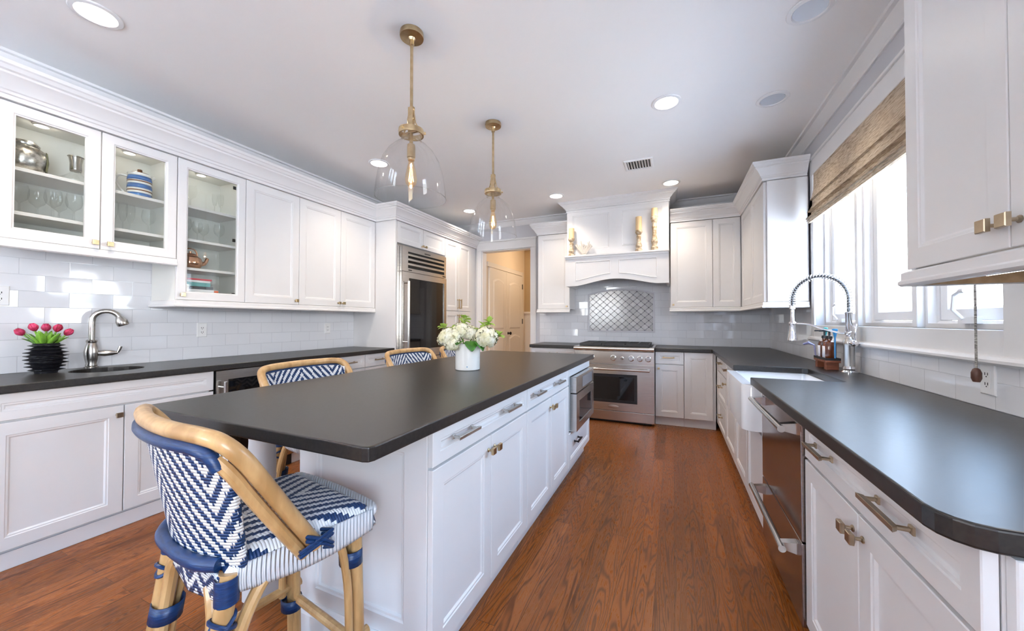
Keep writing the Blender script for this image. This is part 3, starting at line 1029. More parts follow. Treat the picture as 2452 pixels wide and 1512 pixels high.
front(c, T, -.348, .596, .735, .870, 'door', 'drawer', fw=.045)
# beverage cooler
c = thing('beverage_cooler', 'undercounter stainless beverage cooler with black glass door', 'beverage cooler', (-3.29, 1.86, 0.0))
MB().box(1.560, 2.160, .002, .868, -BD, -.026, T).build('body', BLACKP, c, smooth=False)
b = MB().box(1.562, 1.640, .10, .866, -.025, .012, T).box(2.112, 2.158, .10, .866, -.025, .012, T).box(1.640, 2.112, .800, .866, -.025, .012, T).box(1.640, 2.112, .10, .15, -.025, .012, T)
dr = b.build('door', STEEL, c, smooth=False)
MB().box(1.640, 2.112, .15, .80, -.012, .002, T).build('glass', BLACKG, dr)
b = MB().tube([T(1.60, .22, .055), T(1.60, .79, .055)], .012, 12)
b.tube([T(1.60, .30, .012), T(1.60, .30, .05)], .007, 8).tube([T(1.60, .75, .012), T(1.60, .75, .05)], .007, 8)
b.build('handle', STEELD, dr)
for nm_, a0, a1, lab in (('base_cabinet', 2.164, 2.553, 'narrow white drawer base next to the beverage cooler'), ('base_cabinet', 2.555, 2.955, 'white drawer base in the middle of the bar sink run'), ('base_cabinet', 2.957, 3.358, 'white drawer base against the refrigerator panel')):
    c = thing(nm_, lab, 'cabinet', (-3.29, (a0 + a1) / 2, 0.0), 'base cabinets under the bar sink counter')
    carcass(c, T, a0, a1, .10, .873, BD, toe=1, toe_in=.035)
    d = front(c, T, a0, a1, .735, .870, 'door', 'drawer', fw=.04)
    pull(d, T, (a0 + a1) / 2, .805, .13, False, BRONZE)
    d = front(c, T, a0, a1, .100, .728)
    knob(d, T, a1 - .03, .69, BRONZE)


def counter_bevel(o, w=.006):
    md = o.modifiers.new('bevel', 'BEVEL')
    md.width = w
    md.segments = 3
    md.limit_method = 'ANGLE'
    md.angle_limit = math.radians(40)


ZT, TH = .914, .040
IDENT = lambda u, v, d: (u, v, d)


def slab_with_hole(poly, hole, z0, z1):
    """plan polygon with a hole cut out of it"""
    bm = bmesh.new()

    def ring(pts, z):
        vs = [bm.verts.new((x, y, z)) for x, y in pts]
        return vs, [bm.edges.new((vs[i], vs[(i + 1) % len(vs)])) for i in range(len(vs))]
    rt, re = ring(poly, z1)
    ht, he = ring(hole, z1)
    g = bmesh.ops.triangle_fill(bm, use_beauty=True, use_dissolve=False, edges=re + he)
    top = [f for f in g['geom'] if isinstance(f, bmesh.types.BMFace)]
    ex = bmesh.ops.extrude_face_region(bm, geom=top)
    for v in ex['geom']:
        if isinstance(v, bmesh.types.BMVert):
            v.co.z = z0
    bm.verts.index_update()
    m = MB()
    m.v = [v.co.copy() for v in bm.verts]
    m.f = [tuple(v.index for v in f.verts) for f in bm.faces]
    bm.free()
    return m


SKX, SKY, SKR = -3.335, 1.135, .165
circ = [(SKX + SKR * math.cos(2 * PI * i / 40), SKY + SKR * math.sin(2 * PI * i / 40)) for i in range(40)]
o = slab_with_hole([(XL + .011, -.37), (-2.95, -.37), (-2.95, 3.360), (XL + .011, 3.360)], circ, ZT - TH, ZT).build('countertop', GRAN, smooth=False)
o.modifiers.clear()
counter_bevel(o, .004)
tag(o, 'black granite countertop on the bar sink run', 'countertop', 'black granite countertops')
b = MB().lathe([(SKR + .012, ZT - TH - .001), (SKR + .004, ZT - TH - .001), (SKR - .006, ZT - TH - .05), (SKR - .03, ZT - .165), (.05, ZT - .175), (.022, ZT - .176), (.02, ZT - .18), (0.001, ZT - .18)], (SKX, SKY, 0), 40)
tag(b.build('bar_sink', BLACKC, solid=.002), 'small round undermount bar sink below the bridge-free bar faucet', 'sink')

# ---- back wall: left upper / base, range, hood, right upper / base
BU = 4.95
T = face('-y', BU)
c = thing('wall_cabinet', 'narrow single-door wall cabinet between doorway and range hood', 'cabinet', (-1.53, 5.1, 1.395), 'wall cabinets either side of the hood')
carcass(c, T, -1.765, -1.305, 1.395, 2.445, .31)
d = front(c, T, -1.765, -1.305, 1.398, 2.443)
knob(d, T, -1.34, 1.43, BRASS, .011)
b = MB().sweep([(-1.765, YB - .012), (-1.765, BU - .002 + .0), (-1.302, BU - .002)][0:3], rail_prof(1.345))
struct(b.build('trim_12', TRIMW, smooth=False), 'white light rail under the narrow wall cabinet')
b = MB().sweep([(-1.765, YB - .002), (-1.765, BU + .002), (-1.312, BU + .002)], crown_prof(2.447, .1, .85))
struct(b.build('trim_13', TRIMW, angle=25), 'white crown on the narrow wall cabinet')
c = thing('wall_cabinet', 'double-door wall cabinet between range hood and corner', 'cabinet', (.33, 5.1, 1.395), 'wall cabinets either side of the hood')
carcass(c, T, -.030, .745, 1.395, 2.445, .31)
d = front(c, T, -.030, .428, 1.398, 2.443)
knob(d, T, .0, 1.43, BRASS, .011)
front(c, T, .430, .716, 1.398, 2.443)
# corner return: right wall uppers (far)
RP = .72
T = face('-x', RP)
c = thing('wall_cabinet', 'wall cabinet turning the corner up to the window casing', 'cabinet', (.9, 4.4, 1.395), 'wall cabinets either side of the hood')
carcass(c, T, 3.80, 4.93, 1.395, 2.445, .317)
for a0, a1 in ((3.803, 4.36), (4.362, 4.925)):
    front(c, T, a0, a1, 1.398, 2.443)
front(c, face('-y', 3.80 - .019), .742, XR - .03, 1.398, 2.443, 'slab', 'side_panel')
b = MB().sweep([(-.043, BU - .002), (RP - .002, BU - .002), (RP - .002, 3.782), (XR - .03, 3.782)], rail_prof(1.345), side=1)
struct(b.build('trim_14', TRIMW, smooth=False), 'white light rail under the corner wall cabinets')
b = MB().sweep([(-.033, BU + .002), (RP + .002, BU + .002), (RP + .002, 3.79), (XR - .035, 3.79)], crown_prof(2.447, .1, .85), side=1)
struct(b.build('trim_15', TRIMW, angle=25), 'white crown on the corner wall cabinets')

# hood
HX0, HX1 = -1.300, -.046
c = thing('range_hood', 'white panelled range hood with mantel shelf and arched valance', 'range hood', (-.67, 5.0, 1.69))
HF = 4.80
T = face('-y', HF)
MB().box(HX0, HX1, HF + .012, YB - .012, 2.10, ZC - .005).build('chimney', WHITE, c, smooth=False)
b = MB()
xs = [HX0, (HX0 + HX1) / 2, HX1]
for a0, a1 in ((HX0, xs[1] + .0), (xs[1], HX1)):
    b.rings(a0, a1, 2.10, 2.70, [(0, -.012), (0, 0), (.085 if 0 else .075, 0), (.079, -.004), (.088, -.005), (.094, -.010)], T)
b.build('chimney_front', WHITE, c, smooth=False)
b = MB().box(HX0 - .012, HX1 + .004, 4.71, 4.81, 2.062, 2.085).box(HX0 - .004, HX1 - .002, 4.722, 4.81, 2.035, 2.062)
b.build('mantel_shelf', WHITE, c, smooth=False, bevel=.004)
T = face('-y', 4.735)
n = 24
ac = (HX0 + HX1) / 2


def arch_z(x):
    t = abs((x - ac) / ((HX1 - HX0) / 2))
    if t > .82:
        return 1.685
    return 1.685 + .078 * (math.cos(PI * min(1, t / .82)) * .5 + .5) ** .75


poly = [(HX0, 2.035), (HX0, 1.685)] + [(HX0 + (HX1 - HX0) * (i / 40), arch_z(HX0 + (HX1 - HX0) * (i / 40))) for i in range(1, 40)] + [(HX1, 1.685), (HX1, 2.035)]
b = MB().prism(poly, -.03, 0, T)
b.build('valance', WHITE, c, smooth=False)


def arch_frame(u0, u1):
    """raised border of a valance panel that follows the arch"""
    m = MB()
    k = 14
    out, inn, top = [], [], []
    o_, i_ = [], []
    for ins, lst, in ((0, o_), (.012, i_)):
        lst += [(u0 + ins, 2.0 - ins), (u1 - ins, 2.0 - ins)]
        for j in range(k + 1):
            x = u1 - ins + (u0 - u1 + 2 * ins) * j / k
            lst.append((x, max(arch_z(x), 1.69) + .065 + ins))
    nn = len(o_)
    m.add([(u, v, 0.0003) for u, v in o_] + [(u, v, .006) for u, v in [((a[0] * .5 + b_[0] * .5), (a[1] * .5 + b_[1] * .5)) for a, b_ in zip(o_, i_)]] + [(u, v, .0003) for u, v in i_],
          [(i, (i + 1) % nn, nn + (i + 1) % nn, nn + i) for i in range(nn)] + [(nn + i, nn + (i + 1) % nn, 2 * nn + (i + 1) % nn, 2 * nn + i) for i in range(nn)], T)
    return m


for a0, a1 in ((HX0 + .13, ac - .05), (ac + .05, HX1 - .13)):
    arch_frame(a0, a1).build('valance_molding', WHITE, c, smooth=False)
MB().box(HX0, HX0 + .03, 4.766, YB - .012, 1.685, 2.05).box(HX1 - .03, HX1, 4.766, YB - .012, 1.685, 2.05).build('side_panel', WHITE, c, smooth=False)
MB().box(HX0 + .031, HX1 - .031, 4.767, YB - .013, 1.80, 1.83).build('liner', STEEL, c, smooth=False)
b = MB().sweep([(HX0, YB - .1), (HX0, HF), (HX1, HF), (HX1, YB - .1)], [(o_ * .88, 2.70 + (z_ * .575)) for o_, z_ in CF])
b.sweep([(HX0, YB - .1), (HX0, HF), (HX1, HF), (HX1, YB - .1)], [(0, 2.672), (.008, 2.672), (.012, 2.684), (.008, 2.696), (0, 2.696)])
b.build('crown', TRIMW, c, angle=25)

# mosaic panel over the range
MX0, MX1, MZ0, MZ1 = -1.120, -.226, 1.075, 1.612
c = thing('mosaic_panel', 'arched grey marble lattice mosaic framed in tile above the range', 'tile panel', (-.673, YB - .01, MZ0))
T = face('-y', YB - .0105)
cx0 = (MX0 + MX1) / 2


def mtop(x):
    return MZ1 + .066 * (1 - ((x - cx0) / ((MX1 - MX0) / 2)) ** 2)


pts = [(MX0, MZ0), (MX1, MZ0)] + [(MX1 + (MX0 - MX1) * i / 24, mtop(MX1 + (MX0 - MX1) * i / 24)) for i in range(25)]
ins = []
for x, z in pts:
    xx = cx0 + (x - cx0) * (1 - .024 / .447 * 1)
    zz = z + .022 if z < MZ0 + .01 else z - .022
    ins.append((xx, zz))
m_ = MB()
n_ = len(pts)
m_.add([(x, z, 0) for x, z in pts] + [(x, z, .012) for x, z in pts] + [(x, z, .014) for x, z in [((a[0] + b_[0]) / 2, (a[1] + b_[1]) / 2) for a, b_ in zip(pts, ins)]] + [(x, z, .010) for x, z in ins] + [(x, z, 0) for x, z in ins],
       [(k * n_ + i, k * n_ + (i + 1) % n_, (k + 1) * n_ + (i + 1) % n_, (k + 1) * n_ + i) for k in range(4) for i in range(n_)], T)
m_.build('border', mat('pale_marble_liner', (.66, .66, .70), .12), c, smooth=False)
MB().prism(ins, .001, .003, T).build('grout_bed', mat('pale_grout', (.22, .21, .25), .8), c, smooth=False)
lm = MB()
dm = MB()
pw_, ph_ = .0995, .0875
rows = int((MZ1 + .07 - MZ0) / (ph_ / 2)) + 2


def hexy(cx_, cz_, w, h):
    """elongated lattice piece with soft points"""
    return [(cx_ - w * .5, cz_), (cx_ - w * .30, cz_ - h * .20), (cx_ - w * .1, cz_ - h * .46), (cx_ + w * .1, cz_ - h * .46), (cx_ + w * .30, cz_ - h * .20), (cx_ + w * .5, cz_), (cx_ + w * .30, cz_ + h * .20), (cx_ + w * .1, cz_ + h * .46), (cx_ - w * .1, cz_ + h * .46), (cx_ - w * .30, cz_ + h * .20)]


def clip(poly):
    out = []
    for x, z in poly:
        x = min(max(x, MX0 + .024), MX1 - .024)
        z = max(z, MZ0 + .023)
        z = min(z, mtop(x) - .0235)
        out.append((x, z))
    return out


for r_ in range(rows):
    z = MZ0 + .03 + r_ * ph_ / 2
    x = MX0 + .02 + (pw_ / 2 if r_ % 2 else 0)
    while x < MX1:
        p_ = clip(hexy(x, z, pw_ * .95, ph_ * .89))
        ar = abs(sum(p_[i][0] * p_[(i + 1) % 10][1] - p_[(i + 1) % 10][0] * p_[i][1] for i in range(10)))
        if ar > 4e-4:
            cxx, czz = sum(q[0] for q in p_) / 10, sum(q[1] for q in p_) / 10
            lm.add([(a, b_, .003) for a, b_ in p_] + [(cxx + (a - cxx) * .93, czz + (b_ - czz) * .93, .0055) for a, b_ in p_],
                   [(i, (i + 1) % 10, 10 + (i + 1) % 10, 10 + i) for i in range(10)] + [tuple(range(10, 20))], T)
        px_ = x + pw_ * .5
        if MX0 + .03 < px_ < MX1 - .03 and MZ0 + .03 < z < mtop(px_) - .03:
            s_ = .0060
            dm.rings(px_ - s_, px_ + s_, z - s_, z + s_, [(0, .003), (0, .006), (.001, .0065)], T)
        x += pw_
lm.build('marble_lattice', MOSAIC, c, smooth=False)
dm.build('dot_pattern', mat('charcoal_dot', (.06, .055, .07), .2), c, smooth=False)

# ---- range
RX0, RX1, RF = -1.148, -.206, 4.60
c = thing('range_cooker', 'wide stainless steel gas range under the white hood', 'range', (-.677, 4.93, 0.0))
T = face('-y', RF)
MB().box(RX0, RX1, RF + .03, YB - .02, .02, .895).build('body', STEEL, c, smooth=False)
MB().box(RX0 + .03, RX1 - .03, RF + .05, YB - .1, .001, .02).build('base', BLACKP, c, smooth=False)
b = MB().prism([(-.02, .885), (.0, .868), (.03, .868), (.05, .88), (.055, .90), (.045, .915), (-.62, .918), (-.62, .885)], RX0, RX1, lambda u, v, d: (d, RF - u, v))
b.build('cooktop', STEEL, c, angle=50)
MB().box(RX0 + .03, RX1 - .03, 4.72, 5.20, .9175, .921).build('burner_tray', IRON, c, smooth=False)
for gi in range(3):
    g0 = RX0 + .05 + gi * (RX1 - RX0 - .1) / 3
    g1 = g0 + (RX1 - RX0 - .1) / 3 - .008
    b = MB()
    for y in (4.665, 5.215):
        b.box(g0, g1, y - .007, y + .007, .928, .952)
    for x in (g0 + .007, g1 - .007, (g0 + g1) / 2):
        b.box(x - .006, x + .006, 4.66, 5.22, .934, .952)
    for y in (4.77, 4.87, 5.01, 5.11):
        b.box(g0, g1, y - .006, y + .006, .934, .952)
    for x in (g0 + .01, g1 - .01):
        for y in (4.67, 5.21):
            b.box(x - .008, x + .008, y - .008, y + .008, .9185, .93)
    b.build('grate', IRON, c, smooth=False)
    for y in (4.80, 5.07):
        MB().lathe([(.045, .9215), (.045, .928), (.03, .930), (.03, .936), (0.001, .937)], ((g0 + g1) / 2, y, 0), 18).build('burner', BLACKP, c)
MB().box(RX0, RX1, RF - .0, RF + .03, .710, .862).build('control_panel', STEEL, c, smooth=False, bevel=.004)
for x, r_ in ((-1.05, .026), (-.93, .026), (-.671, .029), (-.568, .016), (-.463, .028), (-.365, .028), (-.272, .028)):
    KT = (lambda x0: (lambda a, b_, d: T(x0 + a, .783 + b_, d)))(x)
    kb = MB().lathe([(r_ * 1.25, 0), (r_ * 1.25, .006), (r_, .008), (r_ * .95, .03), (r_ * .85, .036), (0.001, .036)], n=20, T=KT)
    kb.box(-.004, .004, -r_ * .8, r_ * .8, .036, .044, KT)
    kb.build('knob', STEELD, c)
OX0, OX1 = RX0, RX1
b = MB()
wx0, wx1, wz0, wz1 = -.945, -.395, .245, .588
b.box(OX0, wx0, .150, .700, -.025, .012, T).box(wx1, OX1, .150, .700, -.025, .012, T).box(wx0, wx1, .150, wz0, -.025, .012, T).box(wx0, wx1, wz1, .700, -.025, .012, T)
dr = b.build('oven_door', STEEL, c, smooth=False)
b = MB().rings(wx0, wx1, wz0, wz1, [(0, -.02), (0, .014), (.002, .0155), (.032, .0155), (.034, .013)], T, cap=False)
b.build('window_frame', BLACKP, dr, smooth=False)
MB().box(wx0 + .03, wx1 - .03, wz0 + .03, wz1 - .03, .000, .010, T).build('window_glass', BLACKG, dr)
b = MB().tube([T(RX0 + .05, .648, .055), T(RX1 - .05, .648, .055)], .014, 14)
for x in (RX0 + .06, RX1 - .06):
    b.box(x - .012, x + .012, .636, .662, .012, .05, T)
b.build('handle', STEELD, dr)
b = MB().lathe([(.001, .012), (.024, .012), (.024, .015), (.02, .016), (.001, .016)], n=24, T=lambda x, y, z: T(-.67 + x * 2.6, .198 + y * .75, z))
b.build('badge', NICKP, dr)
MB().box(RX0, RX1, .03, .142, -.025, .008, T).build('kick_drawer', STEEL, c, smooth=False, bevel=.004)

# ---- back base cabinets
BB = 4.70
T = face('-y', BB)
c = thing('base_cabinet', 'white base cabinet between doorway and range', 'cabinet', (-1.46, 4.98, 0.0), 'base cabinets along the range wall')
carcass(c, T, -1.770, RX0 - .004, .10, .873, .565, toe=1)
d = front(c, T, -1.770, RX0 - .004, .735, .870, 'door', 'drawer', fw=.04)
pull(d, T, -1.46, .805, .13)
d = front(c, T, -1.770, RX0 - .004, .105, .728)
knob(d, T, -1.74, .68)
c = thing('base_cabinet', 'white drawer-over-door base cabinet right of the range', 'cabinet', (-.045, 4.98, 0.0), 'base cabinets along the range wall')
carcass(c, T, RX1 + .004, .108, .10, .873, .565, toe=1)
d = front(c, T, RX1 + .006, .107, .725, .870, 'door', 'drawer', fw=.04)
pull(d, T, -.055, .803, .13, False, BRASS)
d = front(c, T, RX1 + .006, .107, .105, .718)
knob(d, T, -.162, .672, BRASS, .012)
c = thing('base_cabinet', 'white full-height-door base cabinet in the corner', 'cabinet', (.27, 4.98, 0.0), 'base cabinets along the range wall')
carcass(c, T, .110, .435, .10, .873, .565, toe=1)
front(c, T, .110, .405, .105, .870)
# left small counter
b = MB().prism([(-1.785, 4.66), (RX0 - .003, 4.66), (RX0 - .003, YB - .012), (-1.785, YB - .012)], ZT - TH, ZT, IDENT)
o = b.build('countertop', GRAN, smooth=False)
counter_bevel(o, .004)
tag(o, 'short black granite countertop between doorway and range', 'countertop', 'black granite countertops')

# ---- right run base
RB = .44
T = face('-x', RB)
c = thing('base_cabinet', 'white three-drawer base cabinet near the corner on the sink run', 'cabinet', (.74, 4.25, 0.0), 'base cabinets along the sink run')
carcass(c, T, 3.945, 4.678, .10, .873, .58, toe=1)
front(c, T, 4.56, 4.676, .105, .870, 'slab', 'corner_filler')
for z0, z1 in ((.70, .870), (.41, .693), (.105, .403)):
    d = front(c, T, 3.947, 4.555, z0, z1, 'door', 'drawer', fw=.045)
    pull(d, T, 4.25, (z0 + z1) / 2 + .02, .15, False, BRASS)
c = thing('base_cabinet', 'white drawer-over-door base cabinet beside the farmhouse sink', 'cabinet', (.74, 3.66, 0.0), 'base cabinets along the sink run')
carcass(c, T, 3.372, 3.943, .10, .873, .58, toe=1)
d = front(c, T, 3.374, 3.941, .70, .870, 'door', 'drawer', fw=.045)
pull(d, T, 3.80, .79, .10, False, BRASS)
d = front(c, T, 3.374, 3.941, .105, .693)
knob(d, T, 3.90, .65, BRASS, .012)
c = thing('base_cabinet', 'white double-door sink base cabinet under the farmhouse sink', 'cabinet', (.74, 2.84, 0.0), 'base cabinets along the sink run')
carcass(c, T, 2.380, 3.370, .10, .58, .58, toe=1)
MB().box(2.380, 2.405, .58, .873, -.58, -.0, T).box(3.155, 3.370, .58, .873, -.58, -.0, T).build('side_stile', WHITE, c, smooth=False)
for a0, a1, ku in ((2.382, 2.874, 2.848), (2.876, 3.368, 2.902)):
    d = front(c, T, a0, a1, .105, .600)
    knob(d, T, ku, .545, BRASS)
# farmhouse sink
c = thing('farmhouse_sink', 'white apron-front farmhouse sink below the window', 'sink', (.62, 2.78, .62))
SX0, SX1, SY0, SY1, SZ0, SZ1 = .352, .850, 2.410, 3.150, .620, .8735
b = MB()
r_ = .06
outl = []
for cxp, cyp, a0 in ((SX0 + r_, SY0 + r_, PI), (SX1 - .02, SY0 + .02, 1.5 * PI), (SX1 - .02, SY1 - .02, 0), (SX0 + r_, SY1 - r_, .5 * PI)):
    rr_ = r_ if cxp < .5 else .02
    for k in range(7):
        a = a0 + k / 6 * PI / 2
        outl.append((cxp + rr_ * math.cos(a), cyp + rr_ * math.sin(a)))
inn = [(.60 + (x - .60) * (.885 if x > .6 else .78), 2.780 + (y - 2.780) * .90) for x, y in outl]
inb = [(.60 + (x - .60) * .92, 2.780 + (y - 2.780) * .94) for x, y in inn]
n = len(outl)
lay = [[(x, y, SZ0) for x, y in outl], [(x, y, SZ1 - .012) for x, y in outl], [(.6 + (x - .6) * .985, 2.780 + (y - 2.780) * .99, SZ1) for x, y in outl], [(x, y, SZ1) for x, y in inn], [(.6 + (x - .6) * .98, 2.780 + (y - 2.780) * .985, SZ1 - .014) for x, y in inn], [(x, y, SZ0 + .03) for x, y in inb]]
vs = [p for q in lay for p in q]
fs = [(k * n + i, k * n + (i + 1) % n, (k + 1) * n + (i + 1) % n, (k + 1) * n + i) for k in range(5) for i in range(n)]
fs += [tuple(range(n))[::-1], tuple(range(5 * n, 6 * n))]
b.add(vs, fs)
b.build('basin', PORC, c, angle=50)
MB().lathe([(.045, SZ0 + .0305), (.045, SZ0 + .034), (.03, SZ0 + .033), (.001, SZ0 + .032)], (.62, 2.78, 0), 20).build('drain', CHROME, c)
# dishwasher
T = face('-x', .437)
c = thing('dishwasher', 'two-drawer bronzed steel dishwasher with long bar handles', 'dishwasher', (.70, 2.0, 0.0))
MB().box(1.716, 2.374, .10, .868, -.57, -.03, T).build('body', BLACKP, c, smooth=False)
MB().box(1.716, 2.374, .002, .10, -.57, -.060, T).build('toe_kick', BLACKP, c, smooth=False)
for z0, z1, zh in ((.402, .868, .812), (.085, .396, .350)):
    dr = MB().box(1.713, 2.376, z0, z1, -.028, .0, T).build('drawer_front', DARKSTEEL, c, smooth=False, bevel=.003)
    b = MB()
    for y in (1.775, 2.315):
        b.add([(y - .018, zh - .022, 0), (y + .018, zh - .022, 0), (y + .018, zh + .022, 0), (y - .018, zh + .022, 0), (y - .014, zh - .012, .056), (y + .014, zh - .012, .056), (y + .014, zh + .012, .056), (y - .014, zh + .012, .056)],
              [(0, 3, 2, 1), (4, 5, 6, 7), (0, 1, 5, 4), (1, 2, 6, 5), (2, 3, 7, 6), (3, 0, 4, 7)], T)
    b.tube([T(1.735, zh, .056), T(2.345, zh, .056)], .0135, 14)
    b.build('handle', STEELD, dr)
MB().box(1.714, 2.375, .842, .868, .0005, .002, T).build('control_strip', BLACKG, c)
# near base cabinet
T = face('-x', .447)
c = thing('base_cabinet', 'white base cabinet with one wide drawer over two doors at the counter end', 'cabinet', (.74, 1.23, 0.0), 'base cabinets along the sink run')
carcass(c, T, .842, 1.708, .10, .873, .57, toe=1)
front(c, face('-y', .842 - .021), .472, XR - .02, .10, .870, 'slab', 'end_panel')
d = front(c, T, .842, 1.706, .725, .870, 'door', 'drawer', fw=.045)
pull(d, T, 1.515, .803, .17)
pull(d, T, 1.095, .803, .17)
for a0, a1, ku in ((.842, 1.273, 1.245), (1.275, 1.706, 1.303)):
    d = front(c, T, a0, a1, .105, .718)
    knob(d, T, ku, .665, BRONZE)
# right L-shaped countertop with open sink cut-out
CX = .395
poly = [(RX1 + .003, 4.66), (.385, 4.66), (CX, 4.645), (CX, 3.085), (.80, 3.085), (.825, 3.060), (.825, 2.475), (.80, 2.45), (CX, 2.45), (CX, .880), (.400, .856), (.412, .836), (.430, .822), (.452, .816), (XR - .012, .816), (XR - .012, YB - .012), (RX1 + .003, YB - .012)]
b = MB().prism(poly, ZT - TH, ZT, IDENT)
o = b.build('countertop', GRAN, smooth=False)
counter_bevel(o, .005)
tag(o, 'long L-shaped black granite countertop round the farmhouse sink', 'countertop', 'black granite countertops')

# near wall cabinet
T = face('-x', RP)
c = thing('wall_cabinet', 'near white wall cabinet covering part of the window, with square brass knobs', 'cabinet', (.9, 1.27, 1.40))
carcass(c, T, .86, 1.668, 1.40, 2.445, .335)
for a0, a1, ku in ((.862, 1.250, 1.222), (1.252, 1.666, 1.283)):
    d = front(c, T, a0, a1, 1.402, 2.443)
    knob(d, T, ku, 1.463, BRONZE, .016)
MB().box(.88, 1.648, 1.396, 1.3995, -.335, -.024, T).box(.745, 1.035, 1.634, 1.646, 1.350, 1.3958).build('underside', WOODU, c, smooth=False)
b = MB().sweep([(XR - .02, 1.668), (RP + .002, 1.668), (RP + .002, .86)], rail_prof(1.348))
struct(b.build('trim_16', TRIMW, smooth=False), 'white light rail under the near wall cabinet')
b = MB().sweep([(XR - .02, 1.668), (RP + .002, 1.668), (RP + .002, .86)], crown_prof(2.447, .1))
struct(b.build('trim_17', TRIMW, angle=25), 'white crown on the near wall cabinet')
c = thing('under_cabinet_light', 'lit white light bar under the near wall cabinet', 'light', (.80, 1.25, 1.38))
MB().box(.770, .795, 1.05, 1.46, 1.362, 1.3955).build('housing', WHITEP, c, smooth=False)
MB().box(.7735, .7915, 1.06, 1.45, 1.356, 1.3618).build('diffuser', LED, c, smooth=False)

# ------------------------------------------------------------------ island
IP = -.73
T = face('+x', IP)
IX0 = -1.37
c = thing('island_cabinet', 'near island cabinet with a wide two-pull drawer over double doors', 'cabinet', (-1.05, 1.45, 0.0), 'island cabinets')
ID = .615
carcass(c, T, 1.045, 1.872, .105, .873, ID, toe=1, toe_in=.055)
d = front(c, T, 1.016, 1.872, .740, .870, 'door', 'drawer', fw=.042)
for u in (1.205, 1.630):
    pull(d, T, u, .812, .16, False, NICKP)
for a0, a1, ku in ((1.016, 1.444, 1.416), (1.446, 1.872, 1.474)):
    d = front(c, T, a0, a1, .108, .733)
    knob(d, T, ku, .675, BRASS)
c = thing('island_cabinet', 'middle island cabinet with two-pull drawer over double doors', 'cabinet', (-1.05, 2.30, 0.0), 'island cabinets')
carcass(c, T, 1.876, 2.740, .105, .873, ID, toe=1, toe_in=.055)
d = front(c, T, 1.876, 2.740, .740, .870, 'door', 'drawer', fw=.042)
for u in (2.03, 2.45):
    pull(d, T, u, .812, .16, False, NICKP)
for a0, a1, ku in ((1.876, 2.307, 2.280), (2.309, 2.740, 2.336)):
    d = front(c, T, a0, a1, .108, .733)
    knob(d, T, ku, .675, BRASS)
c = thing('island_cabinet', 'far island cabinet holding the microwave over a low drawer', 'cabinet', (-1.05, 3.12, 0.0), 'island cabinets')
m = MB().box(2.744, 3.49, .105, .372, -ID, -.022, T).box(2.744, 3.49, .80, .873, -ID, -.022, T).box(2.744, 2.80, .372, .80, -ID, -.022, T).box(3.470, 3.49, .372, .80, -ID, -.022, T).box(2.80, 3.47, .372, .80, -ID, -ID + .02, T)
m.box(2.744, 3.49, .001, .105, -ID, -.055, T)
m.build('body', WHITE, c, smooth=False)
front(c, T, 2.744, 3.49, .800, .870, 'slab', 'top_rail')
d = front(c, T, 2.744, 3.49, .108, .368, 'door', 'drawer', fw=.05)
pull(d, T, 2.97, .270, .14, False, BLACKK)
c = thing('microwave_drawer', 'stainless microwave drawer set into the far end of the island', 'microwave', (-1.0, 3.135, .38))
MB().box(2.803, 3.467, .376, .796, -.55, -.002, T).build('body', STEELD, c, smooth=False)
MB().box(2.803, 3.467, .672, .796, -.001, .045, T).build('control_panel', STEEL, c, smooth=False, bevel=.003)
MB().box(3.0, 3.38, .69, .775, .0455, .047, T).build('display', mat('grey_glass_display', (.22, .22, .23), .08), c)
b = MB().box(2.803, 2.90, .376, .664, -.001, .045, T).box(3.38, 3.467, .376, .664, -.001, .045, T).box(2.90, 3.38, .376, .43, -.001, .045, T).box(2.90, 3.38, .60, .664, -.001, .045, T)
dr = b.build('drawer_front', STEEL, c, smooth=False)
MB().box(2.90, 3.38, .43, .60, .0, .040, T).build('window', BLACKG, dr)
# end panel with recessed field and base moulding
c = thing('island_end_panel', 'white panelled end of the island facing the near stool', 'panel', (-1.05, 1.02, 0.0))
T = face('-y', 1.016)
MB().rings(IX0, IP - .022, .10, .873, [(0, -.028), (0, -.002), (.002, 0), (.095, 0), (.100, -.004), (.108, -.005), (.112, -.012)], T).build('panel', WHITE, c, smooth=False)
b = MB().sweep([(IX0 - .001, 1.60), (IX0 - .001, 1.016), (IP - .06, 1.016)], [(0, .002), (.022, .002), (.022, .10), (.018, .112), (.010, .118), (.010, .13), (.004, .138), (0, .138)], side=1)
b.build('base_moulding', TRIMW, c, smooth=False)
tag(MB().box(IX0 + .002, IX0 + .022, 1.045, 3.49, 0.0, .873).build('island_back_panel', WHITE, smooth=False), 'white back panel of the island on the stool side', 'panel')
# island legs
LEG = [(.058, .872), (.058, .80), (.052, .795), (.052, .77), (.066, .762), (.068, .752), (.060, .742), (.052, .735), (.050, .70), (.055, .60), (.054, .48), (.047, .36), (.046, .33), (.058, .318), (.06, .305), (.05, .295), (.047, .286)]
lg = None
for i, (x, y, lab) in enumerate(((-1.68, 1.065, 'turned white post behind the near stool'), (-1.68, 3.42, 'turned white post at the far end of the island'))):
    c = thing('support_post', lab, 'post', (x, y, 0), 'turned posts under the island countertop')
    MB().lathe(LEG, (x, y, 0), 28).build('post', WHITE, c)
    MB().box(x - .05, x + .05, y - .05, y + .05, 0, .285).build('block', WHITE, c, smooth=False, bevel=.004)
poly = [(-1.80, .72), (-1.79, .703), (-1.775, .697), (-.715, .697), (-.698, .703), (-.692, .72), (-.692, 3.52), (-1.80, 3.52)]
b = MB().prism(poly, ZT - TH, ZT, IDENT)
o = b.build('countertop', GRAN, smooth=False)
counter_bevel(o, .005)
tag(o, 'large black granite island countertop under the pendants', 'countertop', 'black granite countertops')

# ------------------------------------------------------------------ rattan stools


